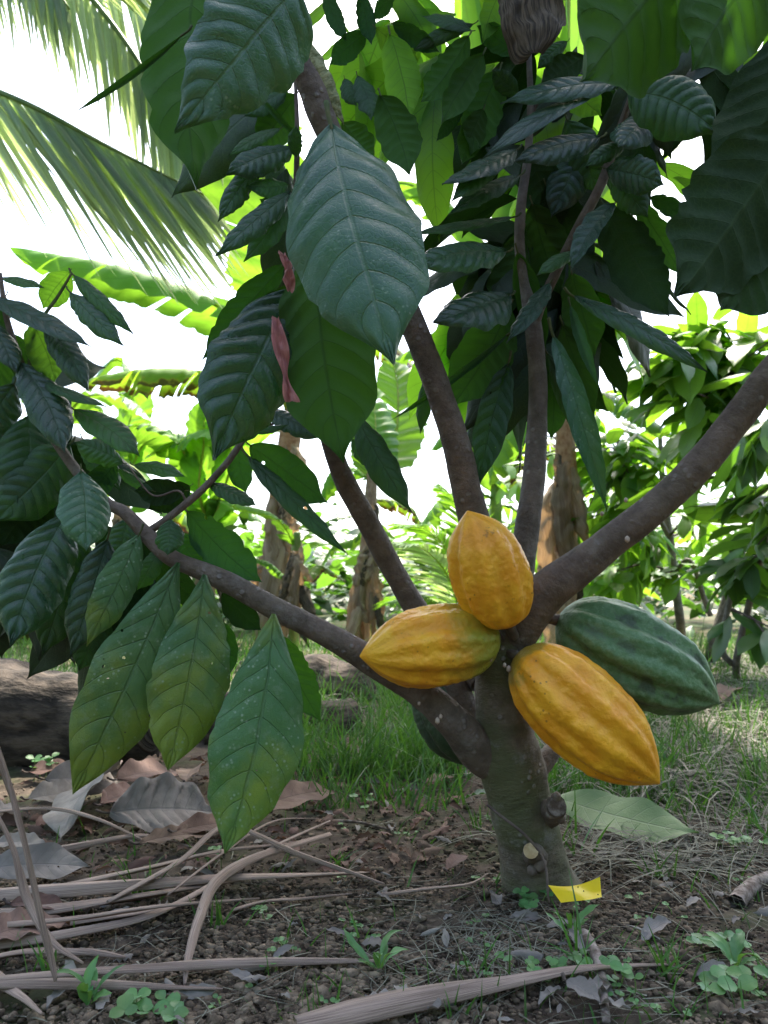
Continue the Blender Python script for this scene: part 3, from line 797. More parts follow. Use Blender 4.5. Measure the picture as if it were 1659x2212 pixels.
# ------------------------------------------------------------------ cacao pods
def pod(name_label, stalk, tip, D_w, mat, seed, roll=0., stalk_to=None, neck=.0, fk=1.0):
    a = Vector(tip) - Vector(stalk); L = a.length; t = a.normalized()
    s = t.cross(Vector((.3, 1, .2))).normalized(); b = t.cross(s)
    ro = thing('cacao_pod', Vector(stalk), name_label, 'cacao pod', 'cacao pods on the tree')
    nu, nv = 96, 160
    S = np.linspace(0, 1, nu + 1)
    ss = np.array([0, .012, .04, .09, .17, .28, .40, .52, .63, .73, .82, .89, .94, .975, 1])
    rr = np.array([.12, .28, .48, .67, .84, .95, 1.0, 1.0, .95, .86, .69, .48, .29, .14, .03])
    rad = np.interp(S, ss, rr); ker = np.ones(5) / 5
    sm = np.convolve(np.pad(rad, 2, mode='edge'), ker, 'valid'); rad = np.where((S < .02) | (S > .985), rad, sm) * D_w / 2
    th = np.linspace(0, 2 * math.pi, nv, endpoint=False)
    V = np.zeros((nu + 1, nv, 3)); UV = np.zeros((nu + 1, nv, 2))
    sv, bv, tv = np.array(s), np.array(b), np.array(t)
    for i in range(nu + 1):
        env = min(1, S[i] / .1) * min(1, (1 - S[i]) / .12)
        for j in range(nv):
            a5 = th[j] + roll + .12 * math.sin(S[i] * 4 + seed)
            deep = abs(math.cos(a5 * 2.5)) ** 7          # five deep furrows
            mid = abs(math.sin(a5 * 2.5)) ** 10        # five shallow ones between
            q = Vector((math.cos(th[j]) * 2.2, math.sin(th[j]) * 2.2, S[i] * 5.0 + seed * 3.1))
            wart = noise.noise(q * 2.6) * .5 + noise.noise(q * 5.5) * .35 + abs(noise.noise(q * 9)) * .3
            r = rad[i] * (1 - env * fk * (.12 * deep + .065 * mid) + env * .055 * wart) + 0.0
            c = np.array(stalk) + tv * L * S[i] + bv * .015 * L * math.sin(math.pi * S[i]) * neck
            V[i, j] = c + (sv * math.cos(th[j]) + bv * math.sin(th[j])) * r
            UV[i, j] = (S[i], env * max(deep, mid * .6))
    Fc = [(i * nv + j, i * nv + (j + 1) % nv, (i + 1) * nv + (j + 1) % nv, (i + 1) * nv + j) for i in range(nu) for j in range(nv)]
    mb = MB()
    Vf = list(V.reshape(-1, 3)) + [np.array(stalk), np.array(tip) + tv * L * .004]
    Uf = list(UV.reshape(-1, 2)) + [(0, 0), (1, 0)]
    k = len(Vf)
    Fc += [(k - 2, (j + 1) % nv, j) for j in range(nv)] + [(k - 1, nu * nv + j, nu * nv + (j + 1) % nv) for j in range(nv)]
    mb.add(Vf, Fc, Uf)
    mb.build('husk', M[mat], ro)
    if stalk_to is not None:
        m2 = MB()
        st = Vector(stalk)
        tube(m2, [Vector(stalk_to), (Vector(stalk_to) + st) / 2 - t * .004, st + t * .012], [.0075, .006, .008], seg=10, n=4, rough=.15, freq=120)
        m2.build('stalk', M['bark'], ro)
    return ro
pod('topmost ripe yellow cacao pod standing upright with its point up in the fork', P(1100, 1352, .885), P(1010, 1104, .865), px(180, .86), 'podY1', 1, .5, P(1112, 1372, .93), fk=1.2)
pod('ripe yellow cacao pod lying sideways, its point to the left, greenish at the stalk', P(1074, 1372, .915), P(778, 1418, .865), px(180, .88), 'podY2', 2, .35, P(1092, 1400, .94), neck=1.5)
pod('ripe deep yellow cacao pod hanging lowest, below the green pod right of the trunk', P(1118, 1412, .90), P(1424, 1692, .84), px(210, .85), 'podY3', 3, .15, P(1092, 1420, .94), fk=1.2)
pod('unripe green cacao pod with whitish bloom, pointing right above the lowest yellow pod', P(1208, 1332, .96), P(1553, 1518, .93), px(206, .94), 'podG', 4, .75, P(1165, 1350, .96), fk=1.35)
pod('dark green cacao pod half hidden behind the low left branch beside the trunk', P(925, 1455, 1.06), P(1000, 1652, 1.02), px(128, 1.04), 'podG2', 5, .2, P(960, 1420, 1.06))

# ------------------------------------------------------------------ ribbons, dried leaves caught in the tree
def ribbon(label, pts, w, seed, mat='pink', n=10):
    c = catmull([P(*p) for p in pts], n)
    k = len(c); nvv = 4
    V = []; UV = []
    rgn = random.Random(seed)
    for i in range(k):
        s = i / (k - 1)
        a = .6 * math.sin(s * 7 + seed) + .4
        sv = RT * math.cos(a) + FW * math.sin(a)
        for j in range(nvv + 1):
            q = (j / nvv - .5)
            ww = w * (.55 + .45 * abs(math.sin(s * 5 + seed)))
            off = FW * (.006 * math.sin(q * 9 + s * 11) + .004 * noise.noise(Vector((q * 4, s * 9, seed))))
            V.append(Vector(c[i]) + sv * q * ww + off); UV.append((s * 6, j / nvv))
    mb = MB(); mb.add(V, grid_faces(k - 1, nvv), UV)
    o = mb.build('ribbon', M[mat]); return tag(o, label, 'ribbon', 'pink flagging ribbons')
ribbon('upper short piece of faded pink ribbon hanging between dark leaves', [(608, 545, .80), (620, 570, .795), (624, 600, .79), (626, 630, .79)], .013, 1)
ribbon('long crumpled strip of faded pink ribbon hanging beside the bluish drooping leaf', [(594, 685, .77), (603, 730, .765), (612, 780, .765), (620, 830, .765), (632, 868, .765)], .015, 3)
mb = MB()
V, Fc, uv = leaf_grid(P(1130, -150, .9), P(1158, 112, .86), px(165, .88), (CAM - P(1150, 0, .9)) + UPZ * .1, nu=70, nv=26, cup=-.5, corr=.03, wave=.12, rough=.05, seed=77, prof=np.array([.5, .7, .8, .9, .98, 1, 1, 1, .98, .95, .88, .76, .55, .2]))
mb.add(V, Fc, uv)
tag(mb.build('dried_leaf', M['darkdry']), 'brown wrinkled dried leaf hanging curled at the top of the middle branch', 'dried leaf')
mb = MB()
V, Fc, uv = leaf_grid(P(650, 60, .88), P(742, 270, .9), px(62, .88), (CAM - P(700, 150, .88)) + RT * .3, nu=44, nv=12, cup=-.8, corr=.12, wave=.1, rough=.03, seed=78, prof=PROF_LANCE)
mb.add(V, Fc, uv)
tag(mb.build('dried_leaf', M['paledry']), 'pale yellowish shrivelled leaf clinging along the upper left branch', 'dried leaf')

# ------------------------------------------------------------------ banana plants
def banana_leaf(mb, pts, W, droop=.35, tears=8, seed=0, up=None, mat=0, stemmat=1, per=60, wtip=.15, upk=UPZ):
    rg = random.Random(seed)
    c = catmull(pts, 9); k = len(c)
    s_all = np.linspace(0, 1, k)
    tang = np.gradient(c, axis=0); tang /= np.linalg.norm(tang, axis=1)[:, None]
    upv = np.array(upk, float)
    prof = np.interp(s_all, [0, .05, .15, .35, .65, .85, .95, 1], [.08, .5, .85, 1, .95, .7, .35, .05])
    for sgn in (-1, 1):
        cuts = sorted([0] + [rg.uniform(.05, .95) for _ in range(tears)] + [1])
        for a, b in zip(cuts[:-1], cuts[1:]):
            if b - a < .02: continue
            ns = max(2, int((b - a) * per)); nvv = 6
            dr = droop + rg.uniform(-.2, .35); lenk = 1 - (rg.random() ** 4) * .35
            V = []; UV = []
            for i in range(ns + 1):
                s = a + (b - a) * i / ns
                x = s * (k - 1); i0 = min(int(x), k - 2); f = x - i0
                cc = c[i0] * (1 - f) + c[i0 + 1] * f; tt = tang[i0] * (1 - f) + tang[i0 + 1] * f
                sd = np.cross(tt, upv); sd /= np.linalg.norm(sd) + 1e-9; sd *= sgn
                un = np.cross(sd, tt) * sgn; un /= np.linalg.norm(un) + 1e-9
                if un.dot(upv) < 0: un = -un
                ww = np.interp(s, s_all, prof) * W / 2 * lenk * (1 + .16 * noise.noise(Vector((s * 22, seed, sgn))) + .10 * noise.noise(Vector((s * 70, seed, sgn * 2))))
                gap = (b - a) * .06
                for j in range(nvv + 1):
                    q = j / nvv
                    ang = dr * q * 1.3 - .15 + .05 * math.sin(s * 60)
                    shrink = (i / ns - .5) * -2 * gap * q
                    pos = cc + tt * (np.linalg.norm(c[-1] - c[0]) * (shrink + .10 * q)) + sd * ww * q * math.cos(ang) - un * ww * q * math.sin(ang) + un * .012 * W * math.sin(s * 90 + seed)
                    V.append(pos); UV.append((s, .5 + .5 * q * sgn))
            mb.add(V, grid_faces(ns, nvv), UV, mat)
    r0 = W * .035
    tube(mb, [tuple(x) for x in c[::3]], [r0 * (1 - .85 * i / max(1, len(c[::3]) - 1)) for i in range(len(c[::3]))], seg=7, n=2, mat=stemmat)

def pts3(l): return [P(*q) for q in l]
def dry_sheet(mb, pts, W, seed, cup=-.6, mat=0, rough=.12):
    V, Fc, uv = leaf_grid(pts[0], pts[1], W, (CAM - Vector(pts[0])) + Vector((random.Random(seed).gauss(0, .8), 0, 0)), nu=22, nv=10, cup=cup, corr=.1, wave=.15, rough=rough, seed=seed, sbend=random.Random(seed).uniform(-.1, .1), prof=np.array([.35, .5, .65, .8, .9, 1, 1, .95, .9, .8, .65, .45, .3, .1]))
    mb.add(V, Fc, uv, mat)

def banana_plant(label, base, stem, leaves, dry, stem_mat='tanleaf', group='banana plants', over=False):
    b = G(*base) if len(base) == 2 else P(*base)
    r = thing('banana_plant', b, label, 'banana plant', group)
    mb = MB()
    pts = [b + Vector((0, 0, -.05))] + [P(u, v, d) for u, v, d, w in stem]
    rad = [px(stem[0][3], stem[0][2]) * .62] + [px(w / 2, d) for u, v, d, w in stem]
    tube(mb, pts, rad, seg=16, n=5, rough=.12, freq=6)
    mb.build('pseudostem', M[stem_mat], r)
    for i, (pl, W, kw) in enumerate(leaves):
        mb = MB(); kw = dict(kw); mt = kw.pop('m', 'banana')
        d = pl[len(pl) // 2][2]
        banana_leaf(mb, pts3(pl), px(W, d), seed=hash(label) % 97 * 0 + i * 13 + int(base[0]), **kw)
        mb.build('leaf', [M[mt], M['yellowstem']], r)
    top = P(*stem[-1][:3])
    for k in range(8):
        a = k * .785 + base[0]; rr = 1.7
        mb = MB(); zt = top_z(top.y) 
        e = [top, top * .75 + Vector((top.x + math.cos(a) * .3, top.y + math.sin(a) * .3, zt + .3)) * .25, Vector((top.x + math.cos(a) * .5, top.y + math.sin(a) * .5, zt + 1.0)), Vector((top.x + math.cos(a) * 1.3, top.y + math.sin(a) * 1.3, zt + 1.9)), Vector((top.x + math.cos(a) * 2.2, top.y + math.sin(a) * 2.2, zt + 1.7))]
        if over and math.cos(a) < .35:  # unseen leaves above the frame, added to shade the ground
            banana_leaf(mb, e, .75, seed=k * 31 + int(base[0]), droop=.3, tears=4); mb.build('leaf', [M['banana'], M['yellowstem']], r)
    rgd = random.Random(int(base[0]) + 5)
    for k in range(9):
        u, v, d, w = stem[rgd.randint(1, len(stem) - 2)]
        u += rgd.uniform(-.6, .6) * w; h = rgd.uniform(60, 170)
        mb = MB(); dry_sheet(mb, (P(u, v, d - .12), P(u + rgd.uniform(-45, 45), min(v + h, 1400), d - .16)), px(rgd.uniform(14, 34), d), k * 11 + int(base[0]), rough=.2)
        mb.build('dry_leaf', M['tanleaf' if k % 3 else 'darkdry'], r)
    for i, (p0, p1, W) in enumerate(dry):
        mb = MB(); dry_sheet(mb, (P(*p0), P(*p1)), px(W, p0[2]), i * 7 + int(base[0]))
        mb.build('dry_leaf', M['tanleaf'], r)
    return r
banana_plant('tall banana plant with tan leaf sheaths, its long leaves arching left over the low branch', (596, 1385), [(597, 1330, 6.0, 74), (602, 1200, 6.0, 66), (610, 1080, 6.0, 60), (625, 960, 6.0, 50), (640, 850, 6.0, 40)],
    [([(625, 900, 6, ), (560, 740, 5.6), (430, 640, 5.2), (260, 580, 5.0), (88, 545, 4.9)], 165, dict(droop=.75, tears=7)),
     ([(640, 880, 6.0), (615, 720, 5.8), (602, 600, 5.6), (575, 420, 5.4), (560, 300, 5.3)], 300, dict(droop=.1, tears=3, upk=Vector((0, -1, .3)))),
     ([(615, 920, 6), (540, 850, 5.8), (440, 805, 5.6), (320, 798, 5.4), (205, 815, 5.3)], 130, dict(droop=1.0, tears=12, m='banana_old')),
     ([(640, 880, 6.1), (700, 760, 6.2), (800, 720, 6.4), (900, 800, 6.6)], 140, dict(droop=.7, tears=9, m='banana_old')),
     ([(620, 930, 6.1), (520, 930, 6.3), (420, 940, 6.5), (330, 985, 6.6)], 130, dict(droop=.5, tears=4))],
    [((600, 1090, 5.9), (575, 1370, 5.8), 70), ((620, 1110, 5.9), (615, 1380, 5.8), 50), ((595, 1180, 5.85), (560, 1400, 5.7), 55), ((590, 1070, 5.9), (600, 1240, 5.8), 40), ((600, 1200, 5.9), (640, 1400, 5.8), 40)])
banana_plant('slender young banana plant with a green stem and yellow leaf stalks', (632, 1398), [(634, 1340, 5.0, 26), (636, 1260, 5.0, 24), (640, 1190, 5.0, 20), (642, 1150, 5.0, 14)],
    [([(640, 1190, 5), (615, 1140, 4.95), (575, 1105, 4.9), (490, 1085, 4.8)], 60, dict(droop=.5, tears=3)),
     ([(642, 1180, 5), (670, 1150, 5), (720, 1120, 5.1), (770, 1110, 5.2)], 40, dict(droop=.5, tears=3)),
     ([(636, 1250, 5), (610, 1240, 4.95), (580, 1215, 4.9), (545, 1205, 4.85)], 46, dict(droop=.5, tears=1)),
     ([(640, 1200, 5), (660, 1240, 5), (690, 1220, 5.1), (740, 1250, 5.1)], 50, dict(droop=.6, tears=2, m='banana_old'))],
    [((650, 1180, 4.95), (642, 1330, 4.9), 22), ((632, 1270, 4.95), (615, 1400, 4.9), 24)], stem_mat='greenstem')
banana_plant('banana plant with brown hanging leaf sheaths seen left of the left yellow pod', (782, 1420), [(784, 1360, 5.0, 42), (790, 1280, 5.0, 38), (795, 1180, 5.05, 34), (800, 1090, 5.1, 28), (805, 1000, 5.2, 22)],
    [([(802, 1060, 5.2), (808, 1000, 5.3), (812, 930, 5.4), (806, 850, 5.6)], 110, dict(droop=.15, tears=1, upk=Vector((0, -1, .2)))),
     ([(804, 1040, 5.2), (760, 1010, 5.2), (715, 1020, 5.2), (690, 1080, 5.2)], 80, dict(droop=.6, tears=3)),
     ([(800, 1080, 5.2), (850, 1080, 5.3), (890, 1100, 5.4), (910, 1130, 5.4)], 60, dict(droop=.6, tears=4, m='banana_old')),
     ([(806, 1050, 5.2), (850, 960, 5.5), (860, 860, 5.7), (850, 780, 5.9)], 120, dict(droop=.2, tears=2, upk=Vector((0, -1, .2)))),
     ([(800, 1100, 5.2), (770, 1160, 5.2), (720, 1180, 5.2), (690, 1230, 5.2)], 40, dict(droop=.4, tears=2))],
    [((792, 1200, 4.95), (762, 1420, 4.85), 44), ((800, 1230, 4.95), (800, 1420, 4.85), 36), ((785, 1290, 4.9), (740, 1440, 4.7), 34)])
banana_plant('big banana plant behind the middle branch, with a mass of tan dead leaves', (1212, 1410), [(1212, 1350, 4.5, 66), (1215, 1220, 4.5, 60), (1220, 1090, 4.5, 56), (1222, 980, 4.5, 46), (1215, 870, 4.5, 34)],
    [([(1200, 900, 4.5), (1110, 640, 4.8), (1010, 480, 5.0), (930, 420, 5.1), (840, 385, 5.2)], 150, dict(droop=.5, tears=5)),
     ([(1215, 880, 4.5), (1160, 800, 4.6), (1050, 790, 4.7), (930, 850, 4.8)], 120, dict(droop=.7, tears=8, m='banana_old')),
     ([(1210, 870, 4.5), (1120, 720, 4.8), (1000, 690, 5.0), (880, 760, 5.2)], 130, dict(droop=.7, tears=8)),
     ([(1220, 860, 4.5), (1290, 700, 4.8), (1330, 620, 5.0), (1370, 560, 5.2)], 130, dict(droop=.5, tears=5)),
     ([(1222, 880, 4.5), (1300, 850, 4.4), (1370, 880, 4.3), (1440, 930, 4.2)], 110, dict(droop=.6, tears=6)),
     ([(1212, 860, 4.6), (1250, 620, 5.0), (1280, 420, 5.3), (1430, 330, 5.6)], 140, dict(droop=.5, tears=5)),
     ([(1200, 900, 4.5), (1140, 900, 4.4), (1080, 960, 4.3), (1060, 1030, 4.3)], 100, dict(droop=.6, tears=6)),
     ([(1215, 880, 4.6), (1180, 640, 4.9), (1160, 420, 5.1), (1120, 300, 5.2)], 170, dict(droop=.2, tears=3, upk=Vector((0, -1, .3))))],
    [((1220, 1000, 4.35), (1235, 1240, 4.3), 60), ((1205, 1040, 4.4), (1190, 1260, 4.3), 60), ((1225, 1130, 4.35), (1220, 1360, 4.3), 64), ((1200, 1220, 4.35), (1185, 1410, 4.25), 60), ((1235, 1010, 4.4), (1270, 1180, 4.3), 44), ((1010, 850, 4.7), (1000, 905, 4.7), 50), ((1060, 820, 4.7), (1050, 900, 4.7), 40), ((1175, 1180, 4.4), (1160, 1330, 4.3), 50), ((1060, 470, 5.0), (1070, 540, 5.0), 40)], over=True)
banana_plant('banana plant with ragged yellowing leaves between the two middle branches', (1060, 1388), [(1062, 1340, 6.4, 40), (1066, 1240, 6.4, 36), (1070, 1130, 6.4, 30), (1072, 1040, 6.4, 22)],
    [([(1072, 1080, 6.4), (1040, 960, 6.3), (990, 900, 6.2), (940, 960, 6.1)], 130, dict(droop=.5, tears=6)),
     ([(1072, 1080, 6.4), (1090, 940, 6.4), (1060, 820, 6.4), (1000, 800, 6.3)], 140, dict(droop=.4, tears=5)),
     ([(1072, 1080, 6.4), (1120, 980, 6.4), (1190, 960, 6.4), (1250, 1020, 6.4)], 120, dict(droop=.5, tears=6, m='banana_old')),
     ([(1072, 1080, 6.4), (1010, 1060, 6.3), (950, 1080, 6.2), (900, 1150, 6.2)], 100, dict(droop=.5, tears=5)),
     ([(1070, 1090, 6.4), (1110, 1100, 6.4), (1150, 1150, 6.4), (1170, 1230, 6.4)], 90, dict(droop=.5, tears=5))],
    [((1065, 1120, 6.3), (1050, 1330, 6.2), 50)], stem_mat='greenstem')
banana_plant('banana plant glimpsed at far left behind the dark leaves', (60, 1365), [(70, 1300, 6.5, 60), (90, 1150, 6.5, 54), (110, 1000, 6.5, 44), (120, 900, 6.6, 34)],
    [([(120, 940, 6.5), (180, 860, 6.4), (270, 860, 6.3), (320, 900, 6.2)], 100, dict(droop=.4, tears=2)),
     ([(120, 940, 6.5), (60, 820, 6.4), (-60, 760, 6.2), (-200, 780, 6.0)], 130, dict(droop=.5, tears=5)),
     ([(118, 960, 6.5), (200, 960, 6.3), (300, 1020, 6.1), (360, 1100, 6.0)], 120, dict(droop=.5, tears=3)),
     ([(120, 940, 6.6), (240, 780, 6.8), (290, 830, 6.8), (270, 900, 6.8)], 90, dict(droop=.3, tears=1))],
    [((90, 1150, 6.4), (80, 1370, 6.3), 70)])
banana_plant('banana plant half hidden behind the low left branch, with broad bright leaves', (430, 1372), [(432, 1330, 6.8, 50), (440, 1240, 6.8, 46), (448, 1160, 6.8, 38), (452, 1100, 6.8, 26)],
    [([(452, 1140, 6.8), (430, 1060, 6.6), (440, 960, 6.5), (440, 880, 6.4)], 120, dict(droop=.2, tears=2, upk=Vector((0, -1, .3)))),
     ([(452, 1140, 6.8), (400, 980, 6.6), (330, 920, 6.5), (250, 930, 6.4)], 120, dict(droop=.5, tears=4)),
     ([(452, 1130, 6.8), (500, 1000, 6.6), (480, 900, 6.5), (520, 830, 6.4)], 110, dict(droop=.3, tears=3)),
     ([(450, 1150, 6.8), (480, 1080, 6.7), (440, 1180, 6.6), (470, 1240, 6.5)], 90, dict(droop=.4, tears=2)),
     ([(450, 1150, 6.8), (400, 1070, 6.7), (340, 1060, 6.6), (280, 1100, 6.5)], 90, dict(droop=.5, tears=3)),
     ([(452, 1140, 6.8), (510, 1090, 6.8), (560, 1120, 6.8), (590, 1170, 6.8)], 70, dict(droop=.5, tears=3))],
    [((445, 1180, 6.7), (430, 1370, 6.6), 50)], stem_mat='greenstem')
banana_plant('banana plant at left with wide pale leaves showing over the dark cacao leaves', (250, 1375), [(252, 1330, 7.4, 46), (258, 1220, 7.4, 42), (262, 1120, 7.4, 36), (266, 1020, 7.4, 28)],
    [([(266, 1060, 7.4), (250, 960, 7.3), (210, 880, 7.2), (150, 900, 7.1)], 100, dict(droop=.5, tears=4)),
     ([(266, 1060, 7.4), (310, 960, 7.4), (380, 930, 7.4), (440, 980, 7.4)], 110, dict(droop=.5, tears=5)),
     ([(266, 1060, 7.4), (270, 960, 7.4), (286, 880, 7.4), (278, 830, 7.4)], 90, dict(droop=.15, tears=1, upk=Vector((0, -1, .2)))),
     ([(264, 1080, 7.4), (200, 1050, 7.4), (130, 1090, 7.4), (90, 1160, 7.4)], 90, dict(droop=.5, tears=4)),
     ([(264, 1080, 7.4), (330, 1060, 7.4), (400, 1110, 7.4), (430, 1180, 7.4)], 90, dict(droop=.5, tears=4, m='banana_old'))],
    [((260, 1140, 7.3), (250, 1360, 7.2), 46)])

# ------------------------------------------------------------------ coconut palm (upper left)
def frond(mb, pts, Ls, n=60, seed=0, fall=Vector((0, 0, -1)), fk=.9, side_k=1., tk=.8, w=.028, both=True, mat=0, smat=1, r=.02, hang=False):
    rg = random.Random(seed)
    c = catmull(pts, 12); k = len(c)
    tang = np.gradient(c, axis=0); tang /= np.linalg.norm(tang, axis=1)[:, None]
    tube(mb, [tuple(x) for x in c[::4]], [r * (1 - .85 * i / max(1, len(c[::4]) - 1)) for i in range(len(c[::4]))], seg=7, n=3, mat=smat)
    for i in range(n):
        s = .06 + .94 * i / n
        x = s * (k - 1); i0 = min(int(x), k - 2)
        cc = Vector(c[i0] + (c[i0 + 1] - c[i0]) * (x - i0)); t = Vector(tang[i0])
        sd = t.cross(UPZ)
        if sd.length < .05: sd = Vector((1, 0, 0))
        sd.normalize()
        for sg in ((-1, 1) if both else (1,)):
            L = Ls * (math.sin(math.pi * min(.97, .18 + s * .8)) ** .6) * rg.uniform(.85, 1.1)
            d0 = (sd * sg * side_k + t * tk + (fall if hang else UPZ * .1) + Vector((rg.gauss(0, .06), rg.gauss(0, .06), 0))).normalized()
            if hang: L *= rg.choice((1, 1, .8))
            d1 = (d0 * (1. if hang else .5) + t * .3 * tk * (0 if hang else 1) + fall * fk * rg.uniform(.8, 1.25)).normalized()
            nn = 7
            V = []; UV = []
            p = cc.copy()
            for j in range(nn + 1):
                q = j / nn
                d = (d0 * (1 - q) + d1 * q).normalized()
                if j: p = p + d * L / nn
                wd = w * (1 if q < .5 else 1 - (q - .5) * 1.9) * (1 if q > .08 else .5)
                nrm = d.cross(t)
                if nrm.length < 1e-3: nrm = UPZ.copy()
                nrm.normalize(); wv = nrm.cross(d).normalized()
                V += [p + wv * wd / 2 - nrm * wd * .18, p, p - wv * wd / 2 - nrm * wd * .18]; UV += [(q, .2), (q, .5), (q, .8)]
            mb.add(V, grid_faces(nn, 2), UV, mat)
pc = P(-420, -60, 3.3)
palm = thing('coconut_palm', Vector((pc.x, pc.y + .1, 0)), 'coconut palm reaching in from the upper left corner with drooping grey-green fronds', 'palm tree')
mb = MB(); tube(mb, [(pc.x - .1, pc.y + .1, -.1), (pc.x - .12, pc.y + .1, .8), (pc.x - .05, pc.y + .05, 1.8), (pc.x, pc.y, pc.z)], [.17, .13, .12, .1], seg=16, n=6, rough=.08, freq=9)
mb.build('trunk', M['bgbark'], palm)
FR = [([(-420, -40, 3.3), (-160, 130, 3.15), (60, 225, 3.0), (240, 320, 2.95), (440, 420, 2.9)], .98, 58, Vector((.05, 0, -.55)), .15, .12, .75),
      ([(-420, -60, 3.3), (-150, -190, 3.2), (120, -70, 3.1), (270, 90, 3.05), (360, 250, 3.0), (440, 430, 3.0)], .62, 46, Vector((.05, 0, -1)), .4, .15, .35),
      ([(-420, -70, 3.3), (-180, -300, 3.4), (80, -260, 3.5), (260, -60, 3.5), (380, 120, 3.5), (480, 330, 3.5)], .70, 44, Vector((.1, 0, -1)), .4, .2, .5),
      ([(-420, -80, 3.3), (-260, -250, 3.2), (-60, -200, 3.1), (60, -110, 3.0), (150, 20, 2.95)], .62, 40, Vector((.1, 0, -1)), .5, .15, .3),
      ([(-420, -60, 3.3), (-240, -120, 3.25), (0, -170, 3.3), (180, -120, 3.3), (320, -20, 3.3)], .62, 46, Vector((.25, 0, -.6)), .3, .2, .8),
      ([(-420, -40, 3.3), (-400, 250, 3.1), (-360, 480, 3.0), (-320, 640, 2.9)], .6, 40, Vector((.0, 0, -1)), 1.0, .6, .8),
      ([(-420, -60, 3.3), (-600, -250, 3.4), (-820, -200, 3.6), (-1000, 0, 3.8)], .8, 40, Vector((0, 0, -1)), 1.0, 1., .8)]
for i, (pl, Ls, n_, fl, fk, sk, tk) in enumerate(FR):
    mb = MB(); frond(mb, pts3(pl), Ls, n=n_, seed=i + 3, fall=fl, fk=fk, w=.023, side_k=sk, tk=tk, hang=i < 5)
    mb.build('frond', [M['palm'], M['greenstem']], palm)
yp = G(985, 1408)
yp = P(1000, 1385, 4.9); yp.z = gh(yp.x, yp.y)
ypalm = thing('young_palm', yp, 'small young palm with feathery fronds just left of the upright yellow pod', 'palm tree')
for i, pl in enumerate(([(1000, 1370, 4.9), (985, 1230, 4.8), (930, 1150, 4.7), (850, 1130, 4.6)], [(1000, 1370, 4.9), (975, 1260, 4.75), (920, 1190, 4.6), (850, 1170, 4.5)], [(1000, 1370, 4.9), (1010, 1200, 4.9), (990, 1100, 4.9), (950, 1050, 4.9)], [(1000, 1370, 4.9), (1060, 1200, 5), (1110, 1130, 5), (1170, 1120, 5)], [(1000, 1370, 4.9), (960, 1320, 4.7), (900, 1290, 4.6), (840, 1300, 4.5)])):
    mb = MB(); frond(mb, pts3(pl), .30, n=40, seed=i + 40, w=.017, fk=.4, r=.008)
    mb.build('frond', [M['bgcacao'] if i != 1 else M['palm'], M['yellowstem']], ypalm)

# ------------------------------------------------------------------ background cacao trees
def bg_tree(label, base, stems, clusters, seed, mat='bgcacao', L=(.17, .26)):
    b = G(*base)
    r = thing('cacao_tree', b, label, 'tree', 'cacao trees in the background')
    first = True
    for st in stems:
        mb = MB()
        pts = [P(u, v, d) for u, v, d, w in st]; rad = [px(w / 2, d) for u, v, d, w in st]
        if first: pts = [b + Vector((0, 0, -.05))] + pts; rad = [rad[0] * 1.3] + rad
        tube(mb, pts, rad, seg=10, n=5, rough=.06, freq=14)
        mb.build('trunk' if first else 'branch', M['bgbark'], r); first = False
    rg = random.Random(seed)
    mb = MB()
    allp = [P(u, v, d) for st in stems for u, v, d, w in st]
    for (u, v, d, ru, rv, rd, n) in clusters:
        c = P(u, v, d)
        near = min(allp, key=lambda q: (q - c).length)
        nb = max(2, n // 9)
        for k in range(nb):
            e = P(u + rg.uniform(-ru, ru) * .8, v + rg.uniform(-rv, rv) * .8, d + rg.uniform(-rd, rd))
            m_ = (near + e) / 2 + Vector((rg.gauss(0, .05), rg.gauss(0, .05), .06))
            tube(mb, [near, m_, e], [.009, .006, .003], seg=5, n=4, mat=1)
            for q in range(max(3, n // nb)):
                f = rg.uniform(.35, 1.05)
                p = near * (1 - f) ** 2 + m_ * 2 * f * (1 - f) + e * f * f
                out = (e - near).normalized()
                dd = out * .5 + Vector((rg.gauss(0, .6), rg.gauss(0, .6), -.55 + rg.gauss(0, .25)))
                l = rg.uniform(*L)
                rleaf(mb, p + Vector((rg.gauss(0, .03), rg.gauss(0, .03), rg.gauss(0, .03))), dd, l, l * rg.uniform(.34, .42), rg.randint(0, 99999), 0, 10, 4)
    mb.build('crown', [M[mat], M['twig']], r)
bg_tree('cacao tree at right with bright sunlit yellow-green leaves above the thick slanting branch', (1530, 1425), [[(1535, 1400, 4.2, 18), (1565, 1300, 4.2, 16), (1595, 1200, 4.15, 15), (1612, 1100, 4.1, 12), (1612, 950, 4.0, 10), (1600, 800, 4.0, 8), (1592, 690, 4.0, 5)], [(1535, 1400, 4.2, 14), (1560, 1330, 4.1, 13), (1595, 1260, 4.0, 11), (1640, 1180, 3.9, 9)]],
        [(1490, 790, 3.7, 90, 100, .25, 80), (1530, 890, 3.6, 90, 70, .25, 60), (1580, 780, 3.6, 80, 80, .2, 30), (1440, 790, 3.9, 45, 60, .2, 22), (1590, 760, 4.0, 60, 60, .2, 12), (1580, 980, 3.8, 70, 60, .3, 26), (1630, 1080, 3.7, 60, 120, .3, 34), (1500, 1010, 4.0, 60, 50, .3, 18)], 3, L=(.24, .36))
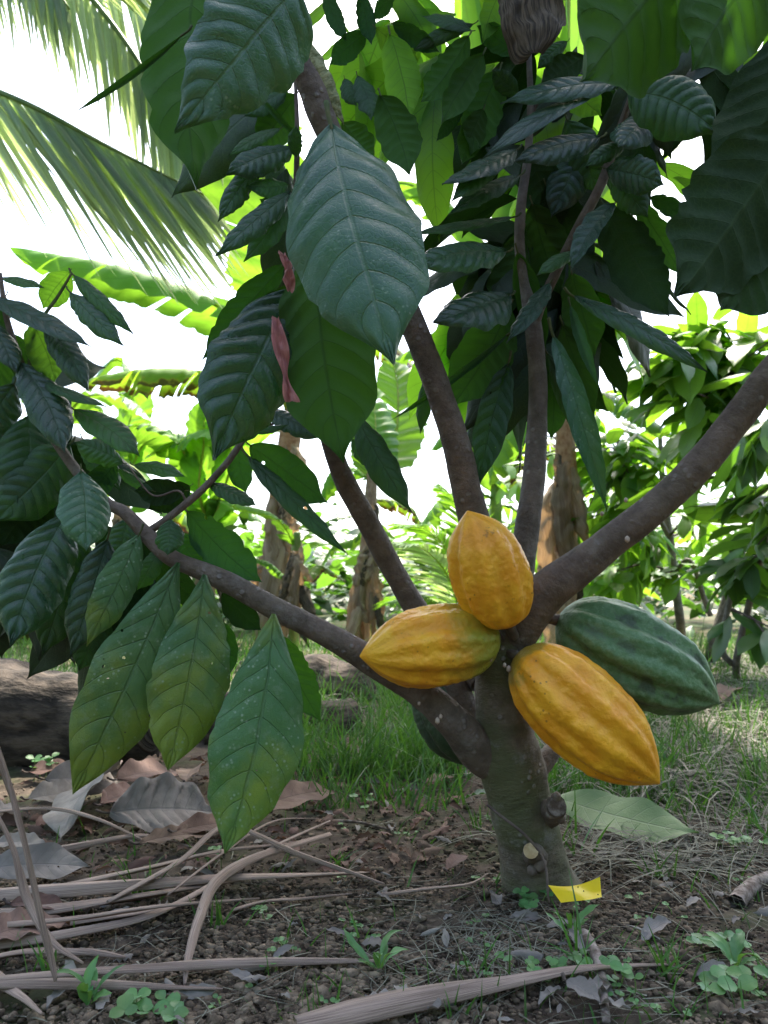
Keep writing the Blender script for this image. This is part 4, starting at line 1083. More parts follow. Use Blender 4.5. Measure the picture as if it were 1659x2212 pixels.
bg_tree('cacao tree at right with a pale lichened trunk and lower shaded leaves', (1472, 1390), [[(1470, 1350, 4.6, 20), (1458, 1260, 4.6, 18), (1446, 1160, 4.6, 18), (1432, 1050, 4.6, 14), (1425, 930, 4.6, 10)], [(1455, 1240, 4.6, 10), (1490, 1210, 4.5, 10), (1520, 1290, 4.5, 12), (1535, 1330, 4.5, 12)], [(1446, 1160, 4.6, 12), (1400, 1080, 4.5, 10), (1340, 1000, 4.4, 8)]],
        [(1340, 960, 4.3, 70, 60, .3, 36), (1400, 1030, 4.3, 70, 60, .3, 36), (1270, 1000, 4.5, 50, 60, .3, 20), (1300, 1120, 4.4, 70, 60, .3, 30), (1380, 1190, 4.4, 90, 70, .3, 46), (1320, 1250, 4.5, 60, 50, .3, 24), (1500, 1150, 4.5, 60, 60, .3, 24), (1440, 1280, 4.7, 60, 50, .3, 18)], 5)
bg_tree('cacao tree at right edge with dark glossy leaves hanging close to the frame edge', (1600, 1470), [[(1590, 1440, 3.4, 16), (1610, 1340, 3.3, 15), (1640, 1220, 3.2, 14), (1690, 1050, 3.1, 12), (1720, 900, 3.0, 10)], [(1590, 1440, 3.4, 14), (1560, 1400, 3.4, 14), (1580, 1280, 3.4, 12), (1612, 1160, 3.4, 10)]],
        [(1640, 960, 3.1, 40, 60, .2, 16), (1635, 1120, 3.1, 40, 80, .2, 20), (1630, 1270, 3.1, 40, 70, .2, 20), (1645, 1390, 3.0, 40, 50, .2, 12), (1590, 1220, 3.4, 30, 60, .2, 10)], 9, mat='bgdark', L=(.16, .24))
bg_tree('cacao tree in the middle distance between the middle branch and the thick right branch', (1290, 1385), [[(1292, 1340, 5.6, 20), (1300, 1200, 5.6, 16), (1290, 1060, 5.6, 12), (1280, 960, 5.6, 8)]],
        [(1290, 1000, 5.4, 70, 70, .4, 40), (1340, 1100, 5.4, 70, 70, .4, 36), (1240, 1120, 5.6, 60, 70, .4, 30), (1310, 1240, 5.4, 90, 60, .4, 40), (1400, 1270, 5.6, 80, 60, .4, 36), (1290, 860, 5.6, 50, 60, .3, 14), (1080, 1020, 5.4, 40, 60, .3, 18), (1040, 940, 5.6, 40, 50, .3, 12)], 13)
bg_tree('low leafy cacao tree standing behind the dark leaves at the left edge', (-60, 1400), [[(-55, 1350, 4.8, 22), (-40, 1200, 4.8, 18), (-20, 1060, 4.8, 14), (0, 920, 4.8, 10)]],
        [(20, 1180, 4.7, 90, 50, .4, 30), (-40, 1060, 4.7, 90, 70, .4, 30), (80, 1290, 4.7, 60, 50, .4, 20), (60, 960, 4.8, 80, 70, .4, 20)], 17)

# ------------------------------------------------------------------ far undergrowth and wood, plus unseen shade clumps
rg = random.Random(11)
mb = MB()
for k in range(135):
    a = rg.uniform(-50, 50); d = rg.uniform(6.8, 15)
    cx, cy = d * math.sin(R(a)), d * math.cos(R(a))
    if abs(a) < 3 and d < 7.5: continue
    hh = rg.uniform(.7, 1.3) * (1 + (d - 7) * .07) * (1.0 if a < 6 else 1.35); rr = rg.uniform(.6, 1.3)
    z0 = gh(cx, cy)
    for q in range(80):
        th = rg.uniform(0, 6.28); rad = rr * math.sqrt(rg.random()); zz = hh * rg.random() ** .8 * (1 - .55 * (rad / rr) ** 2)
        p = Vector((cx + rad * math.cos(th), cy + rad * math.sin(th), z0 + zz + .08))
        l = rg.uniform(.14, .34)
        rleaf(mb, p, Vector((math.cos(th) + rg.gauss(0, .5), math.sin(th) + rg.gauss(0, .5), rg.uniform(-.7, .5))), l, l * rg.uniform(.3, .55), rg.randint(0, 99999), rg.randint(0, 1), 5, 2, corr=.0)
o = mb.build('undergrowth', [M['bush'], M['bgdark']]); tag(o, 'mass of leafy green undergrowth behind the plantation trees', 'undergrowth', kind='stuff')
mb = MB()
for k in range(70):
    a = -75 + 150 * (k + rg.random()) / 70; d = rg.uniform(24, 40)
    cx, cy = d * math.sin(R(a)), d * math.cos(R(a)); rr = rg.uniform(1.5, 2.6); hh = rg.uniform(1.4, 2.6)
    for q in range(60):
        v3 = Vector((rg.gauss(0, 1), rg.gauss(0, 1), rg.gauss(0, 1))).normalized() * rg.random() ** .4
        p = Vector((cx + v3.x * rr, cy + v3.y * rr, gh(cx, cy) + hh * .55 + v3.z * hh * .6))
        l = rg.uniform(.5, .9)
        rleaf(mb, p, Vector((v3.x, v3.y, rg.uniform(-.6, .4))) + Vector((.01, .02, 0)), l, l * .5, rg.randint(0, 99999), rg.randint(0, 1), 4, 2, corr=0.)
for k in range(150):  # unseen clumps beside and behind the camera, put in to cut frontal skylight
    a = rg.uniform(62, 298); d = rg.uniform(4.0, 7.5)
    cx, cy = d * math.sin(R(a)), d * math.cos(R(a)); rr = rg.uniform(.6, 1.0); hh = rg.uniform(.6, 3.6)
    for q in range(46):
        v3 = Vector((rg.gauss(0, 1), rg.gauss(0, 1), rg.gauss(0, 1))).normalized() * rg.random() ** .4
        p = Vector((cx + v3.x * rr, cy + v3.y * rr, hh + v3.z * .7))
        l = rg.uniform(.3, .5)
        rleaf(mb, p, Vector((v3.x, v3.y, rg.uniform(-.9, .2))) + Vector((.01, .02, 0)), l, l * .42, rg.randint(0, 99999), 1, 4, 2, corr=0.)
o = mb.build('wood_and_shade_clumps', [M['bush'], M['bgdark']]); tag(o, 'distant low green wood closing the horizon, plus unseen leaf clumps added around the camera for shade', 'wood', kind='stuff')

# ------------------------------------------------------------------ grass, hay
def blade(mb, b, L, w, d, curl, mat=0):
    n = 5
    V = []; UV = []
    p = Vector(b); dr = Vector(d).normalized()
    side = dr.cross(UPZ)
    if side.length < .05: side = Vector((1, 0, 0))
    a = random.uniform(0, 6.28)
    side = Vector((math.cos(a), math.sin(a), 0))
    for j in range(n + 1):
        q = j / n
        if j: p = p + dr * L / n; dr = (dr + Vector((d[0], d[1], -.55)) * curl / n).normalized()
        ww = w * (1 - q ** 1.6) * .5 + .0002
        V += [p - side * ww, p + side * ww]; UV += [(q, .3), (q, .7)]
    mb.add(V, grid_faces(n, 1), UV, mat)
random.seed(3); rg = random.Random(31)
mb = MB()
def grass_patch(mb, n, u0, u1, v0, v1, Lr, wr=(.0022, .0045), thr=-.2, clump=3.0):
    c = 0; tries = 0
    while c < n and tries < n * 12:
        tries += 1
        u = rg.uniform(u0, u1); v = v0 + (v1 - v0) * rg.random() ** 1.3
        p = G(u, v)
        if noise.noise(Vector((p.x * clump, p.y * clump, 9))) < thr + rg.uniform(-.2, .2): continue
        L = rg.uniform(*Lr)
        blade(mb, p - UPZ * .005, L, rg.uniform(*wr), (rg.gauss(0, .35), rg.gauss(0, .35), 1), rg.uniform(.3, 1.8))
        c += 1
grass_patch(mb, 2600, 590, 1010, 1470, 1690, (.04, .19), (.0022, .006), thr=-.02, clump=5.5)
grass_patch(mb, 500, 640, 1010, 1600, 1760, (.04, .12), thr=0)
grass_patch(mb, 2300, 1150, 1700, 1470, 1740, (.04, .15), (.002, .005), thr=.0, clump=6)
grass_patch(mb, 700, 1200, 1700, 1640, 1860, (.03, .1), thr=.05)
grass_patch(mb, 1200, -60, 480, 1385, 1500, (.1, .3), (.003, .006), thr=-.3)
grass_patch(mb, 1600, 480, 1250, 1385, 1480, (.1, .3), (.004, .008), thr=-.3)
grass_patch(mb, 1200, 1250, 1800, 1395, 1480, (.1, .28), (.004, .008), thr=-.3)
grass_patch(mb, 420, -50, 1700, 1740, 2230, (.015, .05), (.0012, .0028), thr=.05, clump=6)
o = mb.build('grass', [M['grass']]); tag(o, 'green grass growing over the ground behind and right of the cacao trunk', 'grass', kind='stuff')
mb = MB()
def straw(mb, p, L, w, az, mat=0, lift=.012):
    n = 6; V = []; UV = []
    d = Vector((math.cos(az), math.sin(az), rg.gauss(.02, .06)))
    k = rg.gauss(0, .55)
    q = Vector(p)
    for j in range(n + 1):
        s = j / n
        if j:
            a = az + k * (s - .5); d = Vector((math.cos(a), math.sin(a), d.z))
            q = q + d * L / n
        zz = max(gh(q.x, q.y) + .006, 0 - 1) + lift * math.sin(math.pi * s)
        sd = Vector((-d.y, d.x, rg.gauss(0, .4))).normalized() * w * (1 - .7 * s) * .5
        V += [Vector((q.x, q.y, zz)) - sd, Vector((q.x, q.y, zz)) + sd]; UV += [(s * 3, .0), (s * 3, 1)]
    mb.add(V, grid_faces(n, 1), UV, mat)
for (n, u0, u1, v0, v1, Lr, w, lf) in ((2200, 1180, 1720, 1475, 1740, (.1, .35), .003, .05), (700, 1150, 1700, 1700, 1900, (.06, .22), .0022, .02), (190, 750, 1700, 1880, 2230, (.03, .12), .0012, .004), (130, 960, 1200, 1960, 2130, (.04, .14), .0012, .008), (150, 0, 1000, 1640, 2220, (.03, .12), .0014, .005), (600, -50, 480, 1400, 1560, (.12, .4), .003, .08), (500, 600, 1100, 1420, 1560, (.1, .35), .003, .05), (1000, 1200, 1800, 1420, 1500, (.2, .5), .006, .05)):
    for k in range(n):
        p = G(rg.uniform(u0, u1), rg.uniform(v0, v1))
        straw(mb, p, rg.uniform(*Lr), w * rg.uniform(.6, 1.6), rg.uniform(0, 6.28), 0, lf * rg.random())
o = mb.build('dry_grass', [M['hay']]); tag(o, 'cut dry grass straw strewn over the ground', 'dry grass', kind='stuff')

# ------------------------------------------------------------------ rotten logs and litter
def logm(label, p0, p1, r, seed, name='rotten_log', mat='log'):
    a, b = Vector(p0), Vector(p1)
    m1 = a * .67 + b * .33 + Vector((0, .02, .01)); m2 = a * .33 + b * .67 + Vector((0, -.02, -.01))
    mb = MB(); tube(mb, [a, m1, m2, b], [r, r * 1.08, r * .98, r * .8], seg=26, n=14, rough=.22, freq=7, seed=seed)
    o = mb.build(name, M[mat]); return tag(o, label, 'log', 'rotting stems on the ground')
c0 = P(-260, 1610, 1.85); c0.z = .10
c1 = P(330, 1590, 1.75); c1.z = .085
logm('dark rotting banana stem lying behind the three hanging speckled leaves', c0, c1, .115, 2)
c0 = P(640, 1500, 2.9); c0.z = .04
c1 = P(800, 1510, 2.8); c1.z = .05
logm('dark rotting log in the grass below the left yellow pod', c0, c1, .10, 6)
c0 = P(420, 1600, 2.0); c0.z = .03
c1 = P(760, 1590, 2.2); c1.z = .03
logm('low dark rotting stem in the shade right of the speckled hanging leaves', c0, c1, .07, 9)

def dead_leaf(label, base, tip, w, mat, seed, lift=.02, cup=.25, rough=.0, up=(0, -.3, 1), name='dead_leaf', group='fallen leaves on the soil', bend=.06, twist=.2, corr=.06, lifttip=0.):
    b = G(*base); t = G(*tip)
    b.z += .012 + lift * .4; t.z += .012 + lifttip
    W = w * ((b - CAM).length) / F
    V, Fc, uv = leaf_grid(b, t, W, up, nu=36, nv=14, bend=bend, cup=cup, corr=corr * 1.3, wave=.05, twist=twist, rough=rough, seed=seed)
    V = np.array(V)
    for i in range(len(V)):
        lo = gh(V[i][0], V[i][1]) + .006
        if V[i][2] < lo: V[i][2] = lo + .1 * (lo - V[i][2]) * .1
    mb = MB(); mb.add(V, Fc, uv)
    L = (t - b).length; ax = (b - t).normalized()
    tube(mb, [b, b + ax * L * .06, b + ax * L * .12 + UPZ * .004], [.0015, .0016, .002], seg=6, n=3, mat=1)
    o = mb.build(name, [M[mat], M['twig']]); return tag(o, label, 'fallen leaf', group)
dead_leaf('bleached grey dead leaf lying under the tip of the leftmost speckled leaf', (95, 1745), (265, 1712), 90, 'greyleaf', 1, .09, up=(.1, -.9, .8))
dead_leaf('pale grey folded dead leaf bent downward, left of the large ribbed one', (250, 1715), (130, 1835), 110, 'greyleaf', 2, .08, up=(-.4, -.8, .6))
dead_leaf('large ribbed grey-brown dead leaf beneath the middle hanging leaf', (235, 1810), (470, 1775), 150, 'greyleaf', 3, .06, up=(0, -.7, .9), corr=.12)
dead_leaf('reddish brown dead leaf pointing right beside the tip of the longest hanging leaf', (510, 1815), (728, 1728), 75, 'brownleaf', 4, .05, up=(.1, -.8, .8))
dead_leaf('dark brown curled dead leaf under the ribbed grey one', (300, 1855), (465, 1825), 60, 'brownleaf', 5, .02)
dead_leaf('pale bleached dead leaf with scalloped edge at the left, above the palm strips', (-30, 1935), (192, 1895), 80, 'greyleaf', 6, .05, up=(0, -.7, .9))
dead_leaf('whitish dead leaf scrap at the left edge among the litter', (-20, 1860), (105, 1850), 50, 'greyleaf', 7, .03)
dead_leaf('thin grey dead leaf peeking out right of the longest hanging leaf', (545, 1745), (620, 1690), 46, 'greyleaf', 8, .05, up=(.1, -.8, .8))
dead_leaf('brown dead leaf heaped behind the ribbed grey leaf', (250, 1740), (400, 1690), 90, 'brownleaf', 9, .08, up=(0, -.6, .8))
dead_leaf('rusty brown dead leaf in the shade between the hanging leaves', (400, 1740), (430, 1680), 60, 'brownleaf', 10, .07, up=(0, -.8, .6))
dead_leaf('mauve-brown leaf scrap at the lower left edge under the palm strips', (-60, 2080), (150, 2020), 90, 'brownleaf', 13, .02)
dead_leaf('small dark red dead leaf on the soil left of the trunk base', (965, 1915), (1010, 1870), 34, 'brownleaf', 14, .02)
dead_leaf('small mauve dead leaf lying left behind the trunk', (920, 1715), (990, 1695), 30, 'brownleaf', 15, .02)
dead_leaf('grey crumpled leaf scrap at the bottom right of centre', (1225, 2170), (1300, 2200), 46, 'greyleaf', 16, .02, rough=.05)
dead_leaf('reddish dead leaf on the sunlit straw at the right', (1545, 1545), (1600, 1505), 44, 'brownleaf', 18, .06)
for q, (bb, tt, ww, mm) in enumerate((((60, 1700), (180, 1680), 60, 'brownleaf'), ((330, 1700), (300, 1660), 50, 'brownleaf'), ((150, 1640), (260, 1670), 60, 'brownleaf'))):
    dead_leaf('dark brown dead leaf on the heap beside the rotting banana stem', bb, tt, ww, mm, 30 + q, .04, group='dark dead leaves by the banana stem')
dead_leaf('grey-brown dead leaf with a turned up edge at the foot of the rotting stem', (60, 1770), (190, 1735), 70, 'greyleaf', 41, .05, up=(0, -.8, .8))
dead_leaf('dark brown broad dead leaf between the pale folded leaf and the ribbed one', (215, 1790), (330, 1735), 80, 'brownleaf', 42, .06, up=(.1, -.7, .8), rough=.03)
dead_leaf('brown dead leaf curled under the left end of the widest palm strip', (20, 2000), (150, 1990), 46, 'brownleaf', 43, .03, rough=.03)
dead_leaf('tattered grey dead leaf under the leaning leaflets at the left edge', (-30, 1800), (60, 1770), 60, 'greyleaf', 44, .05, rough=.04)
dead_leaf('light brown dead leaf right under the ribbed grey leaf, its tip to the right', (380, 1835), (520, 1800), 60, 'brownleaf', 45, .03, up=(0, -.6, .9))
fl = dead_leaf('pale green fallen cacao leaf lying underside up right of the trunk', (1195, 1775), (1512, 1838), 104, 'freshfall', 21, .07, lifttip=.012, cup=.1, up=(.0, -.7, 1), name='fallen_leaf', bend=-.03, corr=.02, twist=-.1)
dead_leaf('dark green curled fallen leaf just left behind the trunk', (1070, 1765), (1005, 1742), 44, 'dark', 22, .06, name='fallen_leaf')

mbl = MB(); rgl = random.Random(55)
for k in range(420):
    u, v = (rgl.uniform(-60, 1000), rgl.uniform(1640, 1900)) if k % 3 else (rgl.uniform(-60, 1700), rgl.uniform(1640, 2220))
    p = G(u, v, .006)
    a = rgl.uniform(0, 6.28); l = rgl.uniform(.012, .045)
    V, Fc, uv = leaf_grid(p, p + Vector((math.cos(a), math.sin(a), rgl.uniform(-.05, .35))) * l, l * rgl.uniform(.25, .5), UPZ + Vector((rgl.gauss(0, .4), rgl.gauss(0, .4) - .3, 0)), nu=8, nv=5, cup=rgl.uniform(-.8, .8), wave=.15, rough=.08, corr=.0, seed=k)
    mbl.add(V, Fc, uv, k % 3 == 0)
tag(mbl.build('leaf_litter', [M['brownleaf'], M['greyleaf']]), 'scraps of decaying leaf litter on the soil', 'leaf litter', kind='stuff')
def strip(label, pts, w, seed, mat='strip', name='dry_palm_leaflet', lift=.006, group='dry palm leaflets'):
    """a long, folded, dry palm leaflet; points are ground pixels with a height"""
    P3 = [G(u, v, h + lift) if len(q) == 3 else P(u, v, q[3]) for q in pts for (u, v, h) in [q[:3]]]
    c = catmull(P3, 10); k = len(c)
    tang = np.gradient(c, axis=0); tang /= np.linalg.norm(tang, axis=1)[:, None]
    V = []; UV = []
    for i in range(k):
        s = i / (k - 1)
        t = Vector(tang[i]); sd = t.cross(UPZ)
        if sd.length < .1: sd = Vector((1, 0, 0))
        sd.normalize(); sd = Quaternion(t, .5 * math.sin(s * 4 + seed)) @ sd
        n_ = sd.cross(t).normalized()
        ww = w * (1 - .8 * s ** 2.5) * (.75 + .25 * min(1, s * 8))
        for j, (q, h) in enumerate(((-.5, 0), (-.25, .13), (0, .3), (.25, .13), (.5, 0))):
            V.append(Vector(c[i]) + sd * q * ww + n_ * (h - .15) * ww); UV.append((s * 2, .1 + j * .2))
    mb = MB(); mb.add(V, grid_faces(k - 1, 4), UV)
    o = mb.build(name, M[mat])
    m = o.modifiers.new('thick', 'SOLIDIFY'); m.thickness = .0012
    return tag(o, label, 'dry leaflet', group)
strip('widest dry palm leaflet running from the left edge to its torn end under the trunk', [(-80, 1985, .02), (200, 1965, .02), (450, 1940, .018), (650, 1928, .015), (800, 1905, .006)], .021, 1)
strip('dry palm leaflet curving up to a blunt pale end below the reddish dead leaf', [(-60, 2080, .01), (150, 2050, .012), (330, 2010, .012), (480, 1945, .02), (600, 1885, .03), (712, 1828, .03)], .016, 2)
strip('dry palm leaflet bent sharply downward left of the bare soil patch', [(712, 1850, .025), (560, 1910, .03), (470, 1970, .03), (430, 2040, .02), (405, 2110, .01), (398, 2150, .004)], .014, 3)
strip('dry palm leaflet arching from the tip of the longest hanging leaf to the trunk side', [(230, 1990, .015), (380, 1930, .03), (490, 1868, .045), (640, 1905, .03), (830, 1935, .008)], .014, 4)
strip('brownish dry palm leaflet at the bottom left reaching to the centre', [(-80, 2165, .012), (200, 2145, .014), (420, 2130, .014), (640, 2108, .008), (840, 2098, .004)], .014, 5)
strip('pale dry palm leaflet along the bottom left edge', [(-80, 2180, .016), (120, 2176, .015), (300, 2168, .01), (480, 2166, .006)], .012, 6)
strip('wide pinkish dry palm leaflet in the bottom right foreground', [(640, 2260, .012), (860, 2215, .014), (1050, 2175, .014), (1250, 2130, .01), (1442, 2106, .004)], .023, 7)
strip('darker dry palm leaflet lying under the others at the left', [(-60, 2035, .004), (150, 2010, .006), (300, 1995, .006), (420, 1965, .006)], .020, 8)
strip('thin dry palm leaflet crossing over the pile at the left', [(-40, 2055, .02), (150, 2040, .02), (350, 2010, .02), (560, 1975, .012)], .012, 9)
strip('tall dry leaflet leaning at the left edge, bending down into the pile', [(-30, 1540, .0, .66), (20, 1690, .0, .66), (50, 1800, .0, .655), (85, 1950, .0, .65), (110, 2060, .0, .645), (120, 2120, .0, .64)], .013, 10)
strip('second leaning dry leaflet at the left edge, behind the tall one', [(-40, 1700, .0, .70), (30, 1830, .0, .70), (60, 1940, .0, .69), (110, 2030, .0, .67), (180, 2080, .0, .66)], .010, 11)
strip('thin dry stalk lying level across the grey dead leaves', [(-40, 1808, .03), (100, 1805, .035), (210, 1825, .03), (330, 1850, .01)], .008, 12)
strip('brown dry leaflet under the ribbed grey dead leaf', [(-20, 1880, .012), (130, 1865, .014), (300, 1835, .014), (420, 1850, .006)], .014, 13)
strip('thick blunt dry stalk at the bottom left corner', [(-60, 2120, .008), (-10, 2150, .01), (50, 2200, .012), (90, 2240, .012)], .016, 14)
strip('slim dry strip leaning from the soil toward the trunk left of the yellow tape', [(820, 1950, .004), (920, 1945, .008), (1010, 1935, .008), (1055, 1915, .01)], .007, 15)
strip('pale split strip lying on the bare soil below the widest leaflet', [(500, 1985, .004), (570, 1970, .006), (640, 1960, .004), (760, 1945, .002)], .008, 16)
strip('dry thin stem slanting up in front of the reddish dead leaf', [(360, 1985, .02), (480, 1905, .03), (590, 1830, .03), (690, 1790, .01)], .005, 17)

strip('broad flat dry leaflet lying straight under the bent one at the left', [(-80, 2015, .012), (150, 1992, .012), (330, 1965, .012), (520, 1925, .008)], .024, 21)
strip('straight pale dry leaflet pointing to the trunk above the widest leaflet', [(120, 1965, .02), (320, 1925, .022), (480, 1885, .022), (620, 1850, .012)], .013, 22)
strip('short split dry leaflet by the bottom left weed rosette', [(-60, 2115, .01), (60, 2095, .012), (180, 2085, .008), (270, 2090, .004)], .013, 23)
def stick(label, pts, r, mat='deadwood'):
    mb = MB()
    tube(mb, [G(u, v, h) for u, v, h in pts], [r * (1 - .5 * i / (len(pts) - 1)) for i in range(len(pts))], seg=8, n=6, rough=.2, freq=80)
    return tag(mb.build('stick', M[mat]), label, 'stick', 'sticks on the soil')
stick('greyish broken stick poking out of the soil below the yellow tape', [(1262, 2030, .004), (1285, 2080, .01), (1300, 2130, .008), (1310, 2215, .003)], .007)
stick('dark thin twig on the shaded soil left of the trunk', [(705, 1780, .004), (770, 1790, .01), (850, 1800, .004)], .003)
stick('pale grey stick at the right edge of the soil', [(1590, 1960, .005), (1640, 1925, .012), (1720, 1890, .008)], .011)
stick('dark stick on the grass right of the lowest yellow pod', [(1480, 1680, .01), (1540, 1720, .012), (1580, 1740, .004)], .009)

# yellow tape on the ground by the trunk
def tape():
    a, b = P(1186, 1925, .862), P(1298, 1912, .862)
    nu, nv = 24, 8; V = []; UV = []
    for i in range(nu + 1):
        s = i / nu
        top = P(1186 + 112 * s - 2, 1912 - 18 * s + 10 * math.sin(math.pi * s), .87)
        bot = P(1212 + 88 * s, 1950 - 14 * s + 3 * math.sin(3 * s), .845)
        for j in range(nv + 1):
            q = j / nv
            p = top * (1 - q) + bot * q + Vector((0, 0, .004 * math.sin(s * 5) * math.sin(q * 3)))
            lo = gh(p.x, p.y) + .008
            V.append(Vector((p.x, p.y, max(p.z, lo)))); UV.append((s, q))
    mb = MB(); mb.add(V, grid_faces(nu, nv), UV)
    o = mb.build('tape_tag', M['tag'])
    tag(o, 'piece of bright yellow plastic tape lying at the foot of the trunk', 'tape')
    m2 = MB()
    for s, q in ((.56, .35), (.64, .62), (.92, .75)):
        i = int(s * nu); j = int(q * nv); c = V[i * (nv + 1) + j] + Vector((0, -.0008, .0012))
        m2.add([c + (RT * math.cos(x) + UP * math.sin(x)) * .0008 for x in np.linspace(0, 6.28, 7)[:-1]], [tuple(range(6))])
    m2.build('pen_mark', M['tagmark'], o)
tape()

# ------------------------------------------------------------------ small weeds
def weed(label, at, n, L, w, seed, spread=1.0, rise=.9, name='weed_plant', cat='weed', group=None, prof=None, cup=.3, mat='weed'):
    b = G(*at); rg = random.Random(seed)
    mb = MB()
    a0 = rg.uniform(0, 6)
    for k in range(n):
        a = a0 + 6.28 * k / n + rg.uniform(-.6, .6)
        d = Vector((math.cos(a) * spread, math.sin(a) * spread, rise * rg.uniform(.6, 1.2)))
        l = L * rg.uniform(.4, 1.15)
        V, Fc, uv = leaf_grid(b + Vector((0, 0, .004)) + Vector((math.cos(a), math.sin(a), 0)) * .002, b + d.normalized() * l, w * rg.uniform(.6, 1.15), UPZ + Vector((0, -.2, 0)) - d * .3, nu=12, nv=4, bend=rg.uniform(.05, .25), sbend=rg.uniform(-.12, .12), twist=rg.uniform(-.6, .6), wave=.08, rag=.3, cup=cup, corr=.02, seed=seed + k, prof=PROF_LANCE if prof is None else prof)
        mb.add(V, Fc, uv)
    o = mb.build(name, M[mat]); return tag(o, label, cat, group)
ROUND = np.array([.05, .1, .2, .45, .75, .95, 1, .98, .9, .8, .65, .48, .3, .02])
def clover(label, at, n, r, h, seed, group='small round-leaved weeds', spread=.03, name='clover_sprig'):
    c = G(*at); rg = random.Random(seed); mb = MB(); r *= .55; spread *= .75
    for k in range(n):
        a = rg.uniform(0, 6.28); rr = spread * math.sqrt(rg.random())
        p = Vector((c.x + rr * math.cos(a), c.y + rr * math.sin(a), 0)); p.z = gh(p.x, p.y)
        top = p + Vector((rg.gauss(0, .006), rg.gauss(0, .006), h * rg.uniform(.5, 1.2)))
        tube(mb, [p, (p + top) / 2 + Vector((.002, 0, 0)), top], [.0007, .0006, .0006], seg=5, n=2, mat=1)
        nl = rg.choice((2, 3, 3)); a0 = rg.uniform(0, 6)
        for q in range(nl):
            a = a0 + 6.28 * q / nl
            d = Vector((math.cos(a), math.sin(a), rg.uniform(-.1, .4)))
            l = r * 2 * rg.uniform(.7, 1.2)
            V, Fc, uv = leaf_grid(top, top + d.normalized() * l, l * .85, UPZ + Vector((0, -.5, 0)), nu=8, nv=4, bend=.06, cup=.15, corr=.0, seed=seed + q + k * 5, prof=ROUND)
            mb.add(V, Fc, uv)
    o = mb.build(name, [M['weed'], M['greenstem']]); return tag(o, label, 'weed', group)
weed('star-shaped lance-leaved weed on the bare soil at bottom centre', (820, 2105), 9, .05, .008, 1, rise=.9)
weed('upright lance-leaved weed rosette at the bottom left over the pale leaflets', (190, 2185), 8, .055, .010, 2, rise=1.2)
weed('weed with long narrow leaves at the right edge of the bottom soil', (1590, 2100), 8, .04, .012, 3, rise=.7)
weed('small leafy weed growing in front of the yellow tape', (1235, 2030), 7, .045, .010, 4, rise=1.1)
clover('clover-like sprig touching the left side of the yellow tape', (1145, 1965), 7, .009, .012, 5, spread=.022)
clover('patch of round-leaved weed above the wide pinkish leaflet', (1165, 2110), 9, .009, .012, 6, spread=.03)
clover('round-leaved weed beside the broken stick', (1260, 2110), 6, .009, .014, 7, spread=.035)
clover('bright four-sprig seedling cluster left of the star-shaped weed', (575, 2105), 6, .006, .012, 8, spread=.018)
clover('tiny bright seedlings between the bent leaflet and the star-shaped weed', (608, 2062), 5, .006, .012, 9, spread=.015)
clover('broad-leaved clump at the very bottom left of centre', (325, 2205), 8, .013, .012, 10, spread=.035)
clover('large-leaved weed pair at the right bottom corner', (1590, 2160), 7, .014, .02, 11, spread=.035)
clover('pale green herb at the right edge above the corner weed', (1560, 2060), 8, .010, .02, 12, spread=.04)
clover('small seedling just right of the foreground leaflet end', (1340, 2150), 4, .010, .02, 13, spread=.02)
clover('small round weed with two leaves under the longest hanging leaf', (460, 1860), 4, .007, .012, 14, spread=.02)
clover('dark shaded seedling at the far left by the rotting stem', (70, 1690), 6, .018, .04, 15, spread=.05)
clover('bright herb sprig right of the pale green fallen leaf', (1600, 1850), 10, .010, .025, 16, spread=.05)
clover('leafy seedling in the dark soil left of the trunk', (785, 1760), 5, .007, .03, 17, spread=.03)
clover('small sprig beside the trunk base on the left', (560, 1990), 5, .006, .01, 18, spread=.02)
gr = 'scattered clover sprigs on the bare soil'
lab = 'tiny clover sprig among the soil crumbs, one of several alike'
rg = random.Random(77)
for k in range(34):
    u, v = rg.uniform(480, 1640), rg.uniform(1760, 2200)
    if 1060 < u < 1300 and v < 1960: continue
    clover(lab, (u, v), rg.randint(2, 4), .0045, .008, 100 + k, group=gr, spread=.014)
def tuft(label, at, n, L, seed, group='grass tufts on the soil', w=.003):
    b = G(*at); rgq = random.Random(seed); mb = MB()
    for k in range(n):
        blade(mb, b + Vector((rgq.gauss(0, .008), rgq.gauss(0, .008), -.003)), L * rgq.uniform(.6, 1.1), w, (rgq.gauss(0, .35), rgq.gauss(0, .35), 1), rgq.uniform(.4, 1.4))
    return tag(mb.build('grass_tuft', M['grass']), label, 'grass tuft', group)
tuft('grass tuft growing up right beside the yellow tape', (1245, 2080), 9, .09, 1)
tuft('grass tuft left of the longest hanging leaf among the palm strips', (310, 1945), 18, .06, 2)
tuft('small grass tuft at the right on the lower soil', (1440, 2110), 16, .06, 3)
tuft('grass tuft between the fallen green leaf and the right edge', (1420, 1900), 12, .06, 4)
tuft('grass tuft right of the torn leaflet end', (725, 1875), 12, .04, 5)
tuft('thin tuft by the left side of the trunk base', (1030, 1790), 10, .05, 6)
tuft('tall thin grass stems in front of the soil left of the trunk', (750, 1745), 12, .11, 7, w=.0022)
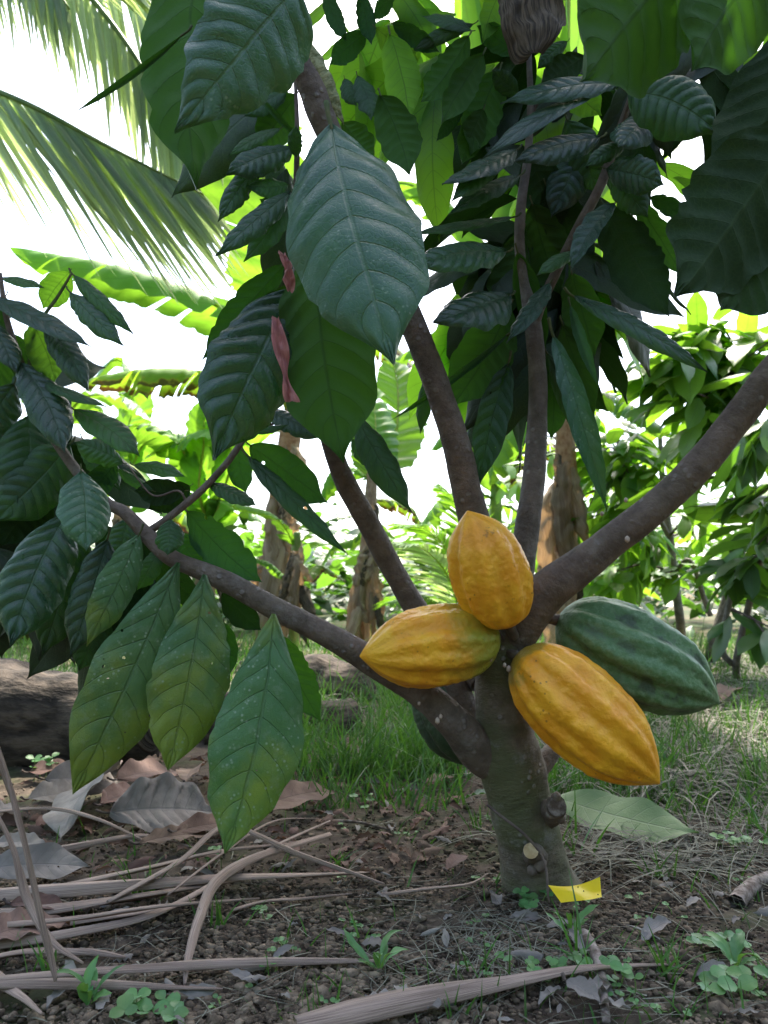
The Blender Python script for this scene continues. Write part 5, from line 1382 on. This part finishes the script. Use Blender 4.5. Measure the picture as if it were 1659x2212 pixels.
tuft('grass tuft at the bottom left among the palm strips', (90, 2120), 10, .05, 8)
tuft('tuft right of the leaning leaflets beside the bent strip', (470, 2010), 10, .05, 9)
tuft('grass tuft at the bottom edge right of centre', (985, 2200), 9, .04, 10)

# ------------------------------------------------------------------ light, sky, camera
SUN_EL, SUN_AZ = R(62), R(14)
sv = Vector((math.sin(SUN_AZ) * math.cos(SUN_EL), math.cos(SUN_AZ) * math.cos(SUN_EL), math.sin(SUN_EL)))
sl = bpy.data.lights.new('sun', 'SUN'); sl.energy = 2.8; sl.angle = R(.5); sl.color = (1, .94, .82)
so = bpy.data.objects.new('sun', sl); so.rotation_euler = (-sv).to_track_quat('-Z', 'Y').to_euler(); so.location = (0, 0, 12); COL.objects.link(so)
w = bpy.data.worlds.new('World'); scene.world = w; w.use_nodes = True
nt = w.node_tree; nt.nodes.clear()
sky = nt.nodes.new('ShaderNodeTexSky'); sky.sky_type = 'NISHITA'; sky.sun_disc = False
sky.sun_elevation = SUN_EL; sky.sun_rotation = SUN_AZ; sky.dust_density = 4.0; sky.air_density = 1.0; sky.ozone_density = .7
bg = nt.nodes.new('ShaderNodeBackground'); bg.inputs[1].default_value = .15
wo = nt.nodes.new('ShaderNodeOutputWorld')
nt.links.new(sky.outputs[0], bg.inputs[0]); nt.links.new(bg.outputs[0], wo.inputs[0])

cd = bpy.data.cameras.new('camera'); cam = bpy.data.objects.new('camera', cd); COL.objects.link(cam)
cam.location = CAM; cam.rotation_euler = (math.pi / 2 + PIT, 0, 0)
cd.sensor_fit = 'HORIZONTAL'; cd.sensor_width = 36; cd.lens = 36 * F / 1659
cd.clip_start = .02; cd.clip_end = 500
cd.dof.use_dof = True; cd.dof.focus_distance = .86; cd.dof.aperture_fstop = 15
scene.camera = cam
scene.view_settings.view_transform = 'Standard'; scene.view_settings.look = 'None'
scene.view_settings.exposure = 2.35; scene.view_settings.gamma = 1
scene.cycles.max_bounces = 8; scene.cycles.diffuse_bounces = 4; scene.cycles.transmission_bounces = 6; scene.cycles.transparent_max_bounces = 8
